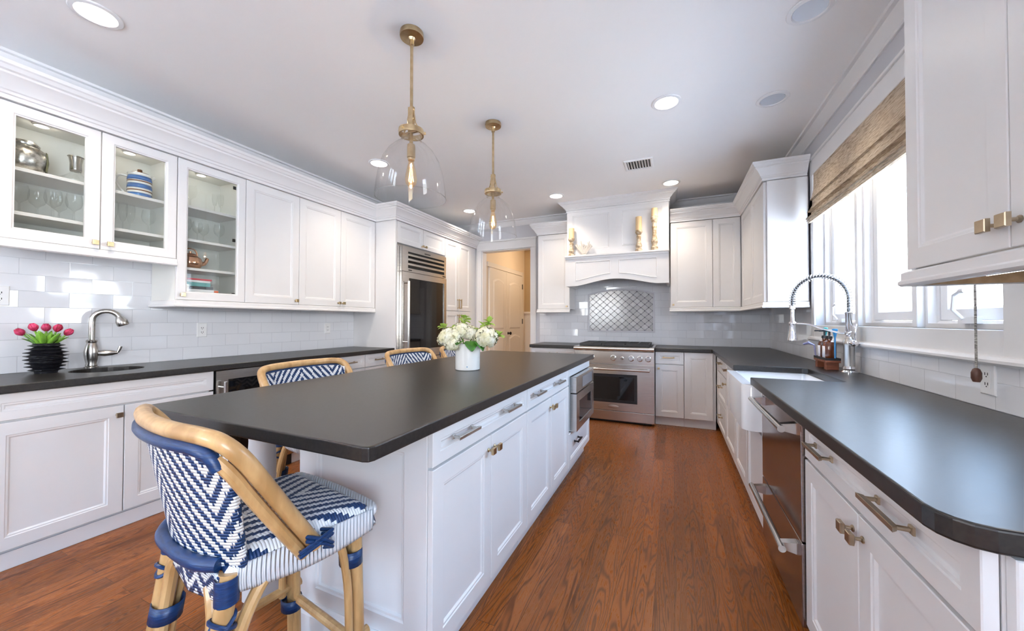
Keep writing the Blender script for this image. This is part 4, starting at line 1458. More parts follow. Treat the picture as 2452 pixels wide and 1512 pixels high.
def arcpts(pts, n=8):
    return [tuple(p) for p in crom(pts, n)]


def make_stool():
    c = thing('bar_stool', 'rattan bar stool with navy chevron weave at the near end of the island', 'bar stool', (0, 0, 0), 'rattan bar stools round the island')
    # woven seat with rolled front edge
    def seat(u, v):
        s_ = u * 2 - 1
        w = .190 + .040 * v
        x = s_ * w
        y = -.155 + .365 * v
        z = .662 + .010 * math.sin(PI * v) - .012 * s_ * s_ * 0
        e = max(0, abs(s_) - .86) / .14
        z -= .035 * e * e
        if v > .9:
            z -= .030 * ((v - .9) / .1) ** 2
        if v < .06:
            z -= .02 * (1 - v / .06)
        return (x, y, z, x, y)
    MB().grid(seat, 40, 36).build('seat', WEAVE_S, c, solid=.016, fixn=False, angle=80)
    # rolled white front edge and sides
    b = MB().tube(arcpts([(-.215, .19, .640), (-.20, .215, .645), (0, .222, .648), (.20, .215, .645), (.215, .19, .640)]), .017, 12)
    b.build('front_roll', WRAP, c)
    for s_ in (-1, 1):
        def flank(u, v, s_=s_):
            y = -.14 + .34 * u
            x = s_ * (.192 + .04 * u + .006 * math.sin(PI * v))
            z = .652 - (.060 + .02 * math.sin(PI * u)) * v
            return (x, y, z, y, z)
        MB().grid(flank, 20, 6).build('side_apron', WRAP, c, solid=.008, fixn=False)
    def rear(u, v):
        s_ = u * 2 - 1
        return (s_ * .185, -.168 + .0 * v, .640 - (.055 + .045 * (1 - abs(s_))) * v, s_ * .185, v * .1)
    MB().grid(rear, 20, 6).build('rear_apron', WEAVE_A, c, solid=.010, fixn=False)
    # woven back, curved round the sitter
    def back(u, v):
        s_ = u * 2 - 1
        w = .188 + .060 * v
        a = s_ * .8
        x = w * math.sin(a) / math.sin(.8)
        fwd = .055 * (1 - math.cos(a)) / (1 - math.cos(.8))
        z = .640 + .315 * v * (1 - .04 * s_ ** 4)
        y = -.185 - .055 * v + fwd
        return (x, y, z, s_ * w * 1.15, z)
    MB().grid(back, 40, 40).build('backrest', WEAVE_B, c, solid=.014, fixn=False, angle=80)
    for s_ in (-1, 1):
        def wrap(u, v, s_=s_):
            p = back((s_ + 1) / 2, v)
            a = u * 2 * PI
            return (p[0] + s_ * .011 * math.cos(a), p[1] + .004 + .013 * math.sin(a), p[2], p[3] + s_ * .013 * a, p[4])
        MB().grid(wrap, 14, 40).build('back_edge_wrap', WEAVE_B, c, fixn=False)
    MB().tube(arcpts([(-.190, -.10, .660), (-.185, -.15, .660), (-.11, -.195, .660), (0, -.203, .662), (.11, -.193, .662), (.165, -.165, .660)], 6), .0165, 12).build('lower_rail', BLUEB, c)
    # hoop: two rattan canes side by side from seat side over the back and down again
    H1 = [(.225, .030, .628), (.245, -.040, .735), (.260, -.112, .850), (.266, -.160, .925), (.250, -.194, .966), (.20, -.216, .979), (.10, -.236, .981), (0, -.243, .982)]
    H1 = H1 + [(-x, y, z) for x, y, z in H1[-2::-1]]
    MB().tube(arcpts(H1, 7), .0185, 12).build('back_hoop', RATTAN, c)
    H2 = [(.219, .000, .615), (.238, -.066, .715), (.250, -.135, .825), (.254, -.174, .890), (.240, -.200, .930)]
    for s_ in (-1, 1):
        MB().tube(arcpts([(s_ * x, y, z) for x, y, z in H2], 7), .0145, 10).build('inner_cane', RATTAN, c)
    MB().tube(arcpts([(s_ * x, y - .009, z) for s_, x, y, z in ((1, .248, -.188, .908), (1, .236, -.201, .938), (1, .195, -.216, .951), (1, .10, -.237, .954), (1, 0, -.244, .955), (-1, .10, -.237, .954), (-1, .195, -.216, .951), (-1, .236, -.201, .938), (-1, .248, -.188, .908))], 6), .0135, 12).build('top_binding', BLUEB, c)
    for s_ in (-1, 1):
        b = MB()
        for dz in (-.007, .004):
            b.tube([(s_ * .205, .02, .660 + dz), (s_ * .255, -.01, .672 + dz), (s_ * .262, .03, .650 + dz), (s_ * .25, .062, .622 + dz), (s_ * .21, .05, .612 + dz)], .005, 6)
            b.tube([(s_ * .21, -.01, .628 + dz), (s_ * .25, -.022, .636 + dz), (s_ * .262, .02, .655 + dz), (s_ * .252, .06, .658 + dz), (s_ * .215, .05, .652 + dz)], .005, 6)
        b.build('arm_binding', BLUEB, c)
    # legs, each two canes tied together
    for sx, sy in ((1, 1), (-1, 1), (1, -1), (-1, -1)):
        if sy > 0:
            top = Vector((sx * .192, .172, .640))
            foot = Vector((sx * .200, .190, 0))
            inn_ = Vector((sx * .150, .172, .605))
        else:
            top = Vector((sx * .180, -.150, .640))
            foot = Vector((sx * .205, -.235, 0))
            inn_ = Vector((sx * .110, -.160, .590))
        r0 = .0165 if sy > 0 else .021
        lg_ = MB().tube([top, top.lerp(foot, .5), foot], r0, 12).build('leg', RATTAN, c)
        side = Vector((-sx * .031 * (1 if sy > 0 else 1.1), 0, 0)) if sy > 0 else Vector((-sx * .036, 0, 0))
        m1 = top.lerp(foot, .22) + side
        MB().tube(arcpts([inn_, inn_.lerp(m1, .5) + Vector((-sx * -.008, 0, .012)), m1, top.lerp(foot, .5) + side, foot + side + Vector((0, 0, .01))], 6), r0 * .8, 10).build('inner_cane', RATTAN, lg_)
        # side brace cane curving up under the seat side
        fdir = -1 if sy > 0 else 1
        s2 = Vector((0, fdir * .033, 0))
        m2 = top.lerp(foot, .30) + s2
        MB().tube(arcpts([Vector((sx * .19, top.y + fdir * .115, .610)), Vector((sx * .19, top.y + fdir * .06, .575 if sy < 0 else .60)), m2, top.lerp(foot, .62) + s2], 6), r0 * .72, 10).build('side_brace', RATTAN, lg_)
        for t_, hh in ((.20 if sy > 0 else .34, .045), (.66, .04)):
            p = top.lerp(foot, t_)
            b = MB()
            q0, q1 = p + side * .5 + s2 * .3, None
            d_ = (foot - top).normalized()
            ring = []
            k = 18
            for zz in range(2):
                for j in range(k):
                    a = 2 * PI * j / k
                    ex, ey = abs(side.x) * .5 + r0 + .003, abs(s2.y) * .35 + r0 + .003
                    ring.append(q0 + d_ * (hh * (zz - .5)) + Vector((ex * math.cos(a), ey * math.sin(a), 0)))
            b.add(ring, [(j, (j + 1) % k, k + (j + 1) % k, k + j) for j in range(k)])
            b.build('leg_binding', BLUEB, lg_, solid=.003, fixn=False)
        if sy < 0:
            b = MB()
            p = top.lerp(foot, .06)
            MB().lathe([(r0 + .002, -.03), (r0 + .004, -.028), (r0 + .004, .03), (r0 + .002, .032)], (p.x, p.y, p.z), 14, cap=False).build('top_wrap', BLUEB, lg_)
            p = top.lerp(foot, .17)
            b.tube([(p.x + (r0 + .003) * math.cos(a), p.y + (r0 + .003) * math.sin(a), p.z + .016 * math.sin(a)) for a in [2 * PI * j / 16 for j in range(16)]], .005, 6, closed=True)
            b.tube([(p.x + (r0 + .003) * math.cos(a), p.y + (r0 + .003) * math.sin(a), p.z - .016 * math.sin(a)) for a in [2 * PI * j / 16 for j in range(16)]], .005, 6, closed=True)
            b.build('cross_tie', BLUEB, lg_)
    # footrest stretchers
    zf = .235
    fx = lambda sx, sy, z: (Vector((sx * .192, .172, .640)).lerp(Vector((sx * .200, .190, 0)), 1 - z / .64)) if sy > 0 else (Vector((sx * .180, -.150, .640)).lerp(Vector((sx * .205, -.235, 0)), 1 - z / .64))
    for (a, b_, z) in (((1, 1), (-1, 1), zf), ((1, -1), (-1, -1), zf), ((1, 1), (1, -1), zf + .03), ((-1, 1), (-1, -1), zf + .03)):
        p, q = fx(*a, z), fx(*b_, z)
        e = (q - p).normalized() * .03
        MB().tube([p - e, q + e], .014, 10).build('stretcher', RATTAN, c)
    return c


st = make_stool()
st.location = (-1.11, .71, 0)
st.rotation_euler = (0, 0, math.radians(-9))
dup(st, (-1.74, 1.47, 0), 'rattan bar stool with navy chevron back nearest the beverage cooler, half hidden by the island', math.radians(-90))
dup(st, (-1.79, 2.43, 0), 'rattan bar stool second along the stool side, only its back showing over the countertop', math.radians(-92))
dup(st, (-1.73, 3.05, 0), 'rattan bar stool mostly hidden behind the white flower vase', math.radians(-88))

# ------------------------------------------------------------------ pendants
PR = [(.052, 2.205), (.060, 2.195), (.085, 2.180), (.120, 2.145), (.150, 2.095), (.170, 2.03), (.181, 1.96), (.186, 1.91), (.187, 1.895)]


def make_pendant():
    c = thing('pendant_light', 'near brass and clear glass bell pendant over the island', 'pendant light', (0, 0, 2.80), 'glass bell pendants over the island')
    MB().lathe([(.062, 2.7995), (.064, 2.785), (.062, 2.772), (.02, 2.768), (.012, 2.755)], (0, 0, 0), 32).build('canopy', BRASS, c, angle=30)
    MB().lathe([(.0135, 2.765), (.0135, 2.73), (.0085, 2.725), (.0085, 2.36)], (0, 0, 0), 14).build('rod', BRASS, c)
    b = MB().box(-.016, .016, -.009, .009, 2.255, 2.39)
    b.tube([(-.022, 0, 2.325), (.022, 0, 2.325)], .009, 10).tube([(-.020, 0, 2.375), (.020, 0, 2.375)], .005, 8)
    for s_ in (-1, 1):
        b.tube([(s_ * .014, 0, 2.375), (s_ * .028, 0, 2.30), (s_ * .050, 0, 2.262)], .004, 6)
    b.build('yoke', BRASS, c)
    b = MB().lathe([(.058, 2.236), (.066, 2.236), (.068, 2.252), (.066, 2.266), (.058, 2.266), (.058, 2.236)], (0, 0, 0), 36, cap=False)
    for k in range(3):
        a = k * 2 * PI / 3 + .5
        b.lathe([(.001, 0), (.007, 0), (.007, .014), (.001, .014)], n=8, T=lambda x, y, z: (.064 * math.cos(a) + z * math.cos(a) + x * math.sin(a), .064 * math.sin(a) + z * math.sin(a) - x * math.cos(a), 2.251 + y))
    b.box(-.060, .060, -.007, .007, 2.248, 2.256)
    b.build('collar', BRASS, c, angle=30)
    b = MB().lathe([(.009, 2.25), (.009, 2.19), (.020, 2.185), (.022, 2.17), (.022, 2.115), (.018, 2.110), (.018, 2.10)], (0, 0, 0), 18)
    b.build('socket', BRASS, c, angle=30)
    bl = MB().lathe([(.013, 2.10), (.015, 2.085), (.022, 2.055), (.030, 2.015), (.032, 1.995), (.028, 1.972), (.015, 1.957), (.001, 1.953)], (0, 0, 0), 22).build('bulb', thin_glass('amber_bulb_glass', (1, .90, .72), .04, .4, 2.5) if 'amber_bulb_glass' not in bpy.data.materials else bpy.data.materials['amber_bulb_glass'], c)
    b = MB()
    for k in range(6):
        a = k * PI / 3
        b.tube([(.005 * math.cos(a), .005 * math.sin(a), 2.06), (.014 * math.cos(a), .014 * math.sin(a), 1.985)], .0011, 5)
    b.build('filament', FIL, bl)
    sh = MB().lathe([(.050, 2.262), (.052, 2.235)] + PR, (0, 0, 0), 56, cap=False).build('glass_shade', SHADEGL, c)
    MB().tube([(.187 * math.cos(2 * PI * k / 56), .187 * math.sin(2 * PI * k / 56), 1.895) for k in range(56)], .0022, 6, closed=True).build('glass_rim', STEMGL, sh)
    return c


pd = make_pendant()
pd.location = (-1.30, 1.60, 2.80)
dup(pd, (-1.305, 2.60, 2.80), 'far brass and clear glass bell pendant over the island')
for x, y in ((-1.30, 1.60), (-1.305, 2.60)):
    l = bpy.data.lights.new('pendant_glow', 'POINT')
    l.energy = 1.8
    l.color = (1, .80, .58)
    l.shadow_soft_size = .006
    o = bpy.data.objects.new('pendant_glow', l)
    o.location = (x, y, 2.005)
    COL.objects.link(o)

# ------------------------------------------------------------------ ceiling fittings
CANS = [(-2.70, .853, 1, 'lit recessed ceiling light nearest the camera above the bar sink'), (-2.68, 2.81, 1, 'lit recessed ceiling light seen beside the near pendant glass'),
        (-2.66, 4.55, 1, 'lit recessed ceiling light seen beside the far pendant glass'), (-1.34, 4.43, 1, 'lit recessed ceiling light left of the hood crown'),
        (-.02, 4.52, 1, 'lit recessed ceiling light right of the hood crown'), (-.04, 2.843, 1, 'lit recessed ceiling light in the middle of the aisle ceiling'),
        (.636, 2.276, 0, 'unlit recessed ceiling light above the window counter, near the crown'), (.647, 3.098, 0, 'unlit recessed ceiling light above the sink')]
for x, y in ((-2.7, -1.1),):  # unseen can added behind the camera as room fill
    CANS.append((x, y, 1, None))
for x, y, lit, lab in CANS:
    c = thing('recessed_light', lab or 'added unseen fill light in the ceiling behind the camera', 'ceiling light', (x, y, ZC), 'recessed ceiling lights' if lab else 'added fill lights behind the camera')
    MB().lathe([(.098, 0), (.100, -.003), (.096, -.007), (.078, -.009), (.074, -.004), (.073, -.0005)], (x, y, ZC), 36, cap=False).build('trim_ring', WHITEP, c, fixn=False)
    if lit:
        MB().lathe([(.001, -.0025), (.0725, -.0025), (.0725, -.0008), (.001, -.0008)], (x, y, ZC), 32).build('lamp', CANL, c)
        l = bpy.data.lights.new('can_spot', 'SPOT')
        l.energy = 22
        l.color = (1, .85, .68)
        l.spot_size = math.radians(125)
        l.spot_blend = .8
        l.shadow_soft_size = .05
        o = bpy.data.objects.new('can_spot', l)
        o.location = (x, y, ZC - .02)
        COL.objects.link(o)
    else:
        MB().lathe([(.001, -.001), (.045, -.0012), (.0725, -.0035), (.0725, -.0008), (.001, -.0004)], (x, y, ZC), 32).build('lens', mat('frosted_lens', (.62, .66, .72), .2) if 'frosted_lens' not in bpy.data.materials else bpy.data.materials['frosted_lens'], c)
c = thing('hall_fill_light', 'added unseen fill light on the hall ceiling behind the doorway', 'ceiling light', (-2.1, 6.3, 2.78))  # out-of-sight lamp added to brighten the hall
MB().lathe([(.001, -.05), (.10, -.045), (.14, -.02), (.14, -.0005)], (-2.1, 6.3, 2.78), 28).build('diffuser', mat('hall_fill_glow', (1, 1, 1), emit=(1, .80, .58), estr=26), c)
c = thing('ceiling_vent', 'white slatted air vent in the ceiling before the hood', 'vent', (-.31, 3.86, ZC))
MB().rings(-.445, -.175, 3.735, 3.985, [(0, 0), (0, .006), (.004, .010), (.022, .010), (.024, .002)], lambda u, v, d: (u, v, ZC - d), cap=False).build('frame', WHITEP, c, smooth=False)
MB().box(-.422, -.198, 3.758, 3.962, ZC - .0015, ZC - .0005).build('duct', SLOT, c, smooth=False)
for k in range(9):
    x = -.415 + k * .0262
    MB().prism([(x, ZC - .002), (x + .004, ZC - .002), (x + .015, ZC - .011), (x + .011, ZC - .011)], 3.758, 3.962, lambda u, v, d: (u, d, v)).build('slat', WHITEP, c, smooth=False)

# ------------------------------------------------------------------ window shade
c = thing('roman_shade', 'woven tan roman shade pulled half up over the sink window', 'window shade', (1.03, 2.78, 2.03))
prof = [(1.045, 2.428), (1.043, 2.30), (1.030, 2.225), (1.018, 2.215), (1.036, 2.212), (1.034, 2.17), (1.012, 2.130), (.998, 2.118), (1.028, 2.114), (1.026, 2.085), (1.000, 2.068), (1.018, 2.064)]
b = MB().prism(prof + [(x + .006, z - .002) for x, z in prof[::-1]], 1.865, 3.705, lambda u, v, d: (u, d, v))
b.build('woven_panel', SHADEM, c, smooth=False)
for k, (x, z) in enumerate(((.992, 2.058), (.998, 2.042), (1.004, 2.026))):
    MB().prism([(x, z), (x + .022, z + .003), (x + .022, z + .013), (x, z + .010)], 1.865, 3.705, lambda u, v, d: (u, d, v)).build('stacked_fold', SHADEM, c, smooth=False)
MB().tube([(1.004, 1.900, 2.03), (1.004, 1.900, 1.06)], .0035, 8).build('pull_cord', CORDM, c)
MB().lathe([(.004, 1.062), (.009, 1.058), (.0135, 1.045), (.0135, 1.025), (.009, 1.012), (.001, 1.012)], (1.004, 1.900, 0), 14).build('tassel', TASSEL, c)

# ------------------------------------------------------------------ outlets


def outlet(T, u, v, lab, nm='wall_outlet'):
    c = thing(nm, lab, 'outlet', T(u, v, 0), 'white wall outlets')
    MB().rings(u - .036, u + .036, v - .058, v + .058, [(0, 0), (0, .003), (.004, .006)], T).build('plate', WHITEP, c, smooth=False)
    MB().box(u - .017, u + .017, v - .034, v + .034, .006, .0075, T).build('insert', WHITEP, c, smooth=False)
    b = MB()
    for dv in (-.018, .018):
        b.box(u - .008, u - .005, v + dv - .005, v + dv + .005, .0075, .008, T).box(u + .005, u + .008, v + dv - .005, v + dv + .005, .0075, .008, T)
        b.box(u - .0025, u + .0025, v + dv - .012, v + dv - .008, .0075, .008, T)
    b.build('socket_hole', SLOT, c, smooth=False)


TL = face('+x', XL + .0102)
outlet(TL, 1.772, 1.150, 'white outlet on the tile just past the bar faucet')
outlet(TL, 2.985, 1.142, 'white outlet on the tile close to the refrigerator panel')
outlet(TL, .765, 1.372, 'white outlet at the picture edge on the tile above the tulip pot')
outlet(face('-x', XR - .0102), 1.925, 1.022, 'white outlet on the tile behind the shade tassel')

# ------------------------------------------------------------------ bar faucet, tulips
FX, FY = -3.525, 1.12
c = thing('bar_faucet', 'brushed nickel gooseneck bar faucet behind the round bar sink', 'faucet', (FX, FY, ZT))
MB().lathe([(.034, ZT + .0005), (.034, ZT + .008), (.028, ZT + .012), (.029, ZT + .018), (.026, ZT + .030), (.031, ZT + .055), (.036, ZT + .09), (.036, ZT + .11), (.030, ZT + .145), (.024, ZT + .165), (.026, ZT + .17), (.027, ZT + .18), (.022, ZT + .187)], (FX, FY, 0), 28).build('body', NICKEL, c)
ax = Vector((.42, .9, 0)).normalized()
P0 = Vector((FX, FY, 0))
pts = [P0 + Vector((0, 0, ZT + .185)), P0 + Vector((0, 0, ZT + .30))]
for k in range(1, 11):
    a = PI - k / 10 * PI * .93
    pts.append(P0 + ax * (.064 + .064 * math.cos(a)) + Vector((0, 0, ZT + .313 + .064 * math.sin(a))))
MB().tube(pts, .0165, 16).build('spout', NICKEL, c)
tip = pts[-1]
dirv = (pts[-1] - pts[-2]).normalized()
b = MB()
b.tube([tip - dirv * .012, tip, tip + dirv * .02, tip + dirv * .045, tip + dirv * .052], [.018, .023, .031, .031, .027], 18)
b.build('spray_head', NICKEL, c)
s0 = P0 + Vector((0, 0, ZT + .095)) + ax * .03
MB().tube([s0, s0 + ax * .03, s0 + ax * .065, s0 + ax * .09], [.017, .021, .017, .008], 14).build('valve_arm', NICKEL, c)
h0 = s0 + ax * .088
MB().tube([h0, h0 + ax * .008 + Vector((0, 0, .02)), h0 + ax * .014 + Vector((0, 0, .042))], [.007, .009, .010], 10).build('lever', NICKEL, c)

TX, TY = -3.435, .905
c = thing('flower_pot', 'black ribbed spiky ceramic pot holding pink tulips', 'pot', (TX, TY, ZT))
pf = [(.044, .0005)]
for k in range(8):
    z = .012 + k * .0205
    R0 = .054 + .022 * math.sin(PI * (k + .6) / 8.2)
    pf += [(R0 - .012, z), (R0 + .010, z + .008), (R0 + .011, z + .010), (R0 - .010, z + .016)]
pf += [(.056, .176), (.052, .178), (.050, .165), (.001, .160)]
rw = [[random.uniform(.93, 1.08) for _ in range(12)] for _ in range(60)]
MB().lathe(pf, (TX, TY, ZT), 36, wob=lambda a, i: (1 + (.05 * math.sin(a * 5 + i * .7) + .04 * math.sin(a * 9 + i)) * (1 if i % 4 in (2, 3) else .15)) if 0 < i < 33 else 1).build('pot', BLACKC, c, angle=50)
MB().lathe([(.049, ZT + .158), (.001, ZT + .161)], (TX, TY, 0), 20).build('soil', SLOT, c)


def leaf(bm, p0, d, ln, w, bend=.3, up=Vector((0, 0, 1)), n=7):
    d = d.normalized()
    sd = d.cross(up)
    if sd.length < .1:
        sd = Vector((1, 0, 0))
    sd.normalize()
    nn = sd.cross(d)
    rows_ = []
    for i in range(n + 1):
        t = i / n
        ww = w * (math.sin(PI * min(1, t * .92 + .05)) ** .8)
        ctr = p0 + d * ln * t + nn * (-bend * ln * t * t)
        rows_.append((ctr - sd * ww + nn * ww * .35, ctr - nn * 0, ctr + sd * ww + nn * ww * .35))
    b0 = len(bm.v)
    for r_ in rows_:
        bm.v += [Vector(x) for x in r_]
    for i in range(n):
        for j in range(2):
            bm.f.append((b0 + i * 3 + j, b0 + i * 3 + j + 1, b0 + i * 3 + j + 4, b0 + i * 3 + j + 3))


tdir = Vector((.42, .9, 0)).normalized()
tv = Vector((.9, -.42, 0))
TUL = [(-.115, -.016, .228, 'tulip with a half-green pink bud leaning furthest to the pot edge by the picture edge'), (-.045, .032, .252, 'open pink tulip second from the picture edge'), (-.010, -.02, .248, 'red-pink tulip standing upright in the middle of the pot'),
       (.052, .02, .246, 'dark pink tulip on the faucet side of the pot'), (.085, -.02, .222, 'magenta tulip leaning lowest toward the bar faucet')]
for du, dv, hz, lab in TUL:
    base = Vector((TX, TY, ZT + .157)) + tdir * du * .25 + tv * dv
    topp = Vector((TX, TY, ZT + hz)) + tdir * du * .78 + tv * dv * 1.5
    c = thing('tulip', lab, 'flower', tuple(base), 'tulips in the black pot')
    MB().tube([base, base.lerp(topp, .5), topp], .0045, 7).build('stem', GREENL, c)
    dd = (topp - base).normalized()
    b = MB()
    o1 = dd.orthogonal().normalized()
    o2 = dd.cross(o1)
    for k in range(6):
        a = k * PI / 3
        rad = o1 * math.cos(a) + o2 * math.sin(a)
        rr_ = .013 if k % 2 else .016
        tw = -o1 * math.sin(a) + o2 * math.cos(a)
        g0 = len(b.v)
        for i in range(6):
            t = i / 5
            ww = .014 * math.sin(PI * (t * .85 + .12)) + .001
            rr2 = rr_ * (math.sin(PI * (t * .72 + .1))) + .002
            cpt = topp + dd * (.046 * t) + rad * rr2
            b.v += [cpt - tw * ww - rad * .003, cpt, cpt + tw * ww - rad * .003]
        for i in range(5):
            for j in range(2):
                b.f.append((g0 + i * 3 + j, g0 + i * 3 + j + 1, g0 + i * 3 + j + 4, g0 + i * 3 + j + 3))
    b.build('petals', PINK, c, solid=.001, fixn=False)
    b = MB()
    leaf(b, base, (topp - base) + tdir * .02 + tv * .02, (topp - base).length * 1.05, .021, .06)
    leaf(b, base, (topp - base) - tdir * .025 + tv * -.02, (topp - base).length * .95, .019, .10)
    leaf(b, base, (topp - base) * .6 + Vector((0, 0, .06)) + tv * .03, .085, .017, .05)
    b.build('leaf', GREENL, c, solid=.001, fixn=False)

# ------------------------------------------------------------------ kitchen faucet
KX, KY = .985, 2.90
c = thing('kitchen_faucet', 'tall chrome spring pull-down faucet behind the farmhouse sink', 'faucet', (KX, KY, ZT))
MB().lathe([(.042, ZT + .0005), (.042, ZT + .006), (.034, ZT + .012), (.031, ZT + .018), (.034, ZT + .026), (.030, ZT + .036), (.028, ZT + .042)], (KX, KY, 0), 28).build('base', CHROME, c)
MB().lathe([(.0275, ZT + .040), (.0275, ZT + .165), (.030, ZT + .170), (.029, ZT + .195), (.020, ZT + .215), (.017, ZT + .222)], (KX, KY, 0), 28).build('body', NICKP, c)
MB().lathe([(.0165, ZT + .215), (.0165, ZT + .36), (.019, ZT + .365), (.019, ZT + .372), (.014, ZT + .376)], (KX, KY, 0), 20).build('riser', CHROME, c)
fd = Vector((-.80, .60, 0)).normalized()
RAD = .150
K0 = Vector((KX, KY, 0))
hose = [K0 + Vector((0, 0, ZT + .37)), K0 + Vector((0, 0, ZT + .42)), K0 + Vector((0, 0, ZT + .455))]
for k in range(1, 25):
    a = PI - PI * k / 24
    hose.append(K0 + fd * (RAD + RAD * math.cos(a)) + Vector((0, 0, ZT + .455 + .155 * math.sin(a))))
hose.append(K0 + fd * 2 * RAD + Vector((0, 0, ZT + .42)))
MB().tube(hose, .0085, 10).build('hose', mat('grey_hose', (.12, .13, .14), .4), c)
sp_ = []
turns = 36
dense = crom(hose, 10)
cum = [0.0]
for i in range(1, len(dense)):
    cum.append(cum[-1] + (dense[i] - dense[i - 1]).length)
tot = cum[-1]
NS = turns * 10
ji = 0
side_v = fd.cross(Vector((0, 0, 1)))
for k in range(NS + 1):
    sdist = tot * k / NS
    while ji < len(cum) - 2 and cum[ji + 1] < sdist:
        ji += 1
    t = (sdist - cum[ji]) / max(1e-9, cum[ji + 1] - cum[ji])
    p = dense[ji].lerp(dense[ji + 1], t)
    tg = (dense[ji + 1] - dense[ji]).normalized()
    nn = tg.cross(side_v).normalized()
    a = 2 * PI * turns * k / NS
    sp_.append(p + (nn * math.cos(a) + side_v * math.sin(a)) * .0185)
MB().tube(sp_, .0024, 5).build('spring', CHROME, c)
q = K0 + fd * 2 * RAD
MB().lathe([(.012, ZT + .43), (.017, ZT + .425), (.017, ZT + .40), (.011, ZT + .395), (.011, ZT + .32), (.018, ZT + .31), (.019, ZT + .29), (.017, ZT + .275), (.021, ZT + .24), (.028, ZT + .20), (.029, ZT + .185), (.024, ZT + .182)], (q.x, q.y, 0), 22).build('spray_head', CHROME, c)
b = MB().tube(crom([K0 + Vector((0, 0, ZT + .245)), K0 + fd * .05 + Vector((0, 0, ZT + .246)), K0 + fd * .13 + Vector((0, 0, ZT + .268)), K0 + fd * .21 + Vector((0, 0, ZT + .298)), K0 + fd * .285 + Vector((0, 0, ZT + .302))], 6), .0055, 10)
b.lathe([(.020, ZT + .29), (.022, ZT + .293), (.022, ZT + .308), (.020, ZT + .311)], (q.x, q.y, 0), 20)
b.lathe([(.018, ZT + .235), (.020, ZT + .238), (.020, ZT + .252), (.018, ZT + .255)], (KX, KY, 0), 20)
b.build('support_arm', CHROME, c)
hv = Vector((.25, -.97, 0)).normalized()
h0 = K0 + Vector((0, 0, ZT + .185))
b = MB().tube([h0 + hv * .02, h0 + hv * .04, h0 + hv * .055, h0 + hv * .062], [.019, .021, .019, .012], 16)
b.tube([h0 + hv * .05 + Vector((0, 0, .012)), h0 + hv * .054 + Vector((0, 0, .05)), h0 + hv * .056 + Vector((0, 0, .105)), h0 + hv * .056 + Vector((0, 0, .115))], [.008, .009, .011, .006], 12)
b.build('lever', CHROME, c)

# soap tray with bottles and brushes
TX0, TX1, TY0, TY1 = .905, .985, 3.02, 3.24
c = thing('soap_tray', 'red-brown wooden stand for soap bottles behind the farmhouse sink', 'tray', (.945, 3.13, ZT))
MB().box(TX0, TX1, TY0, TY1, ZT + .048, ZT + .062).build('board', TEAK, c, smooth=False, bevel=.002)
for y in (TY0 + .03, TY1 - .03):
    MB().box(TX0 + .006, TX1 - .006, y - .018, y + .018, ZT + .0005, ZT + .0475).build('foot', TEAK, c, smooth=False, bevel=.002)
b = MB().rings(TX0, TX1, TY0, TY1, [(0, ZT + .062), (0, ZT + .078), (.004, ZT + .078), (.004, ZT + .063)], lambda u, v, d: (u, v, d), cap=False)
b.build('rim', BLACKP, c, smooth=False)
zb = ZT + .0635
for y, lab, pm in ((3.080, 'amber soap bottle with white label nearest the chrome faucet', 0), (3.165, 'amber soap bottle with white label, the one farther from the faucet', 1)):
    c = thing('soap_bottle', lab, 'bottle', (.945, y, zb), 'amber soap bottles on the wooden stand')
    MB().lathe([(.034, 0), (.036, .004), (.036, .10), (.030, .118), (.014, .128), (.013, .14)], (.945, y, zb), 26).build('bottle', AMBER, c)
    b = MB()
    b.grid(lambda u, v: (.945 + .0366 * math.cos(PI * .78 + u * 1.3), y + .0366 * math.sin(PI * .78 + u * 1.3), zb + .012 + v * .078), 10, 1)
    b.build('label', LABELW, c, solid=.0006, fixn=False)
    b = MB().lathe([(.016, .138), (.016, .155), (.006, .158), (.006, .185), (.012, .187), (.012, .194), (.001, .195)], (.945, y, zb), 16)
    b.box(.89, .945, y - .005, y + .005, zb + .184, zb + .193)
    b.build('pump', BLACKP, c)
for (x, y, m_, lab, hz) in ((.965, 3.215, TEAL, 'teal-headed dish brush standing in the wooden stand', .21), (.957, 3.026, SKYB, 'bright blue brush handle standing behind the faucet', .205)):
    c = thing('dish_brush', lab, 'brush', (x, y, zb), 'brushes on the wooden stand')
    MB().tube([(x, y, zb + .001), (x, y, zb + hz - .05)], .005, 8).build('handle', m_, c)
    MB().lathe([(.006, hz - .055), (.010, hz - .03), (.016, hz - .005), (.012, hz)], (x, y, zb), 12).build('head', m_, c)
b = MB().tube([(.915, 3.23, zb + .001), (.908, 3.236, zb + .085), (.88, 3.255, zb + .10), (.855, 3.27, zb + .088)], [.005, .006, .011, .007], 10)
tag(b.build('scrub_brush', LILAC), 'lilac scrubber leaning out over the wooden stand', 'brush', 'brushes on the wooden stand')

# ------------------------------------------------------------------ vase and flowers on the island
VX, VY = -1.225, 2.08
c = thing('vase', 'white cylindrical ceramic vase of hydrangeas on the island', 'vase', (VX, VY, ZT))
MB().lathe([(.074, .0005), (.079, .004), (.080, .008), (.081, .168), (.079, .17), (.076, .168), (.074, .02), (.001, .018)], (VX, VY, ZT), 40).build('vessel', CERW, c)
a_ = math.radians(-62)
MB().lathe([(.001, 0), (.0035, 0), (.0035, .001), (.001, .001)], n=12, T=lambda x, y, z: (VX + (.0812 + z) * math.cos(a_) - x * math.sin(a_), VY + (.0812 + z) * math.sin(a_) + x * math.cos(a_), ZT + .026 + y)).build('blue_mark', SKYB, c)
rv = Vector((.916, .40, 0))  # across the view
fv = Vector((-.40, .916, 0))


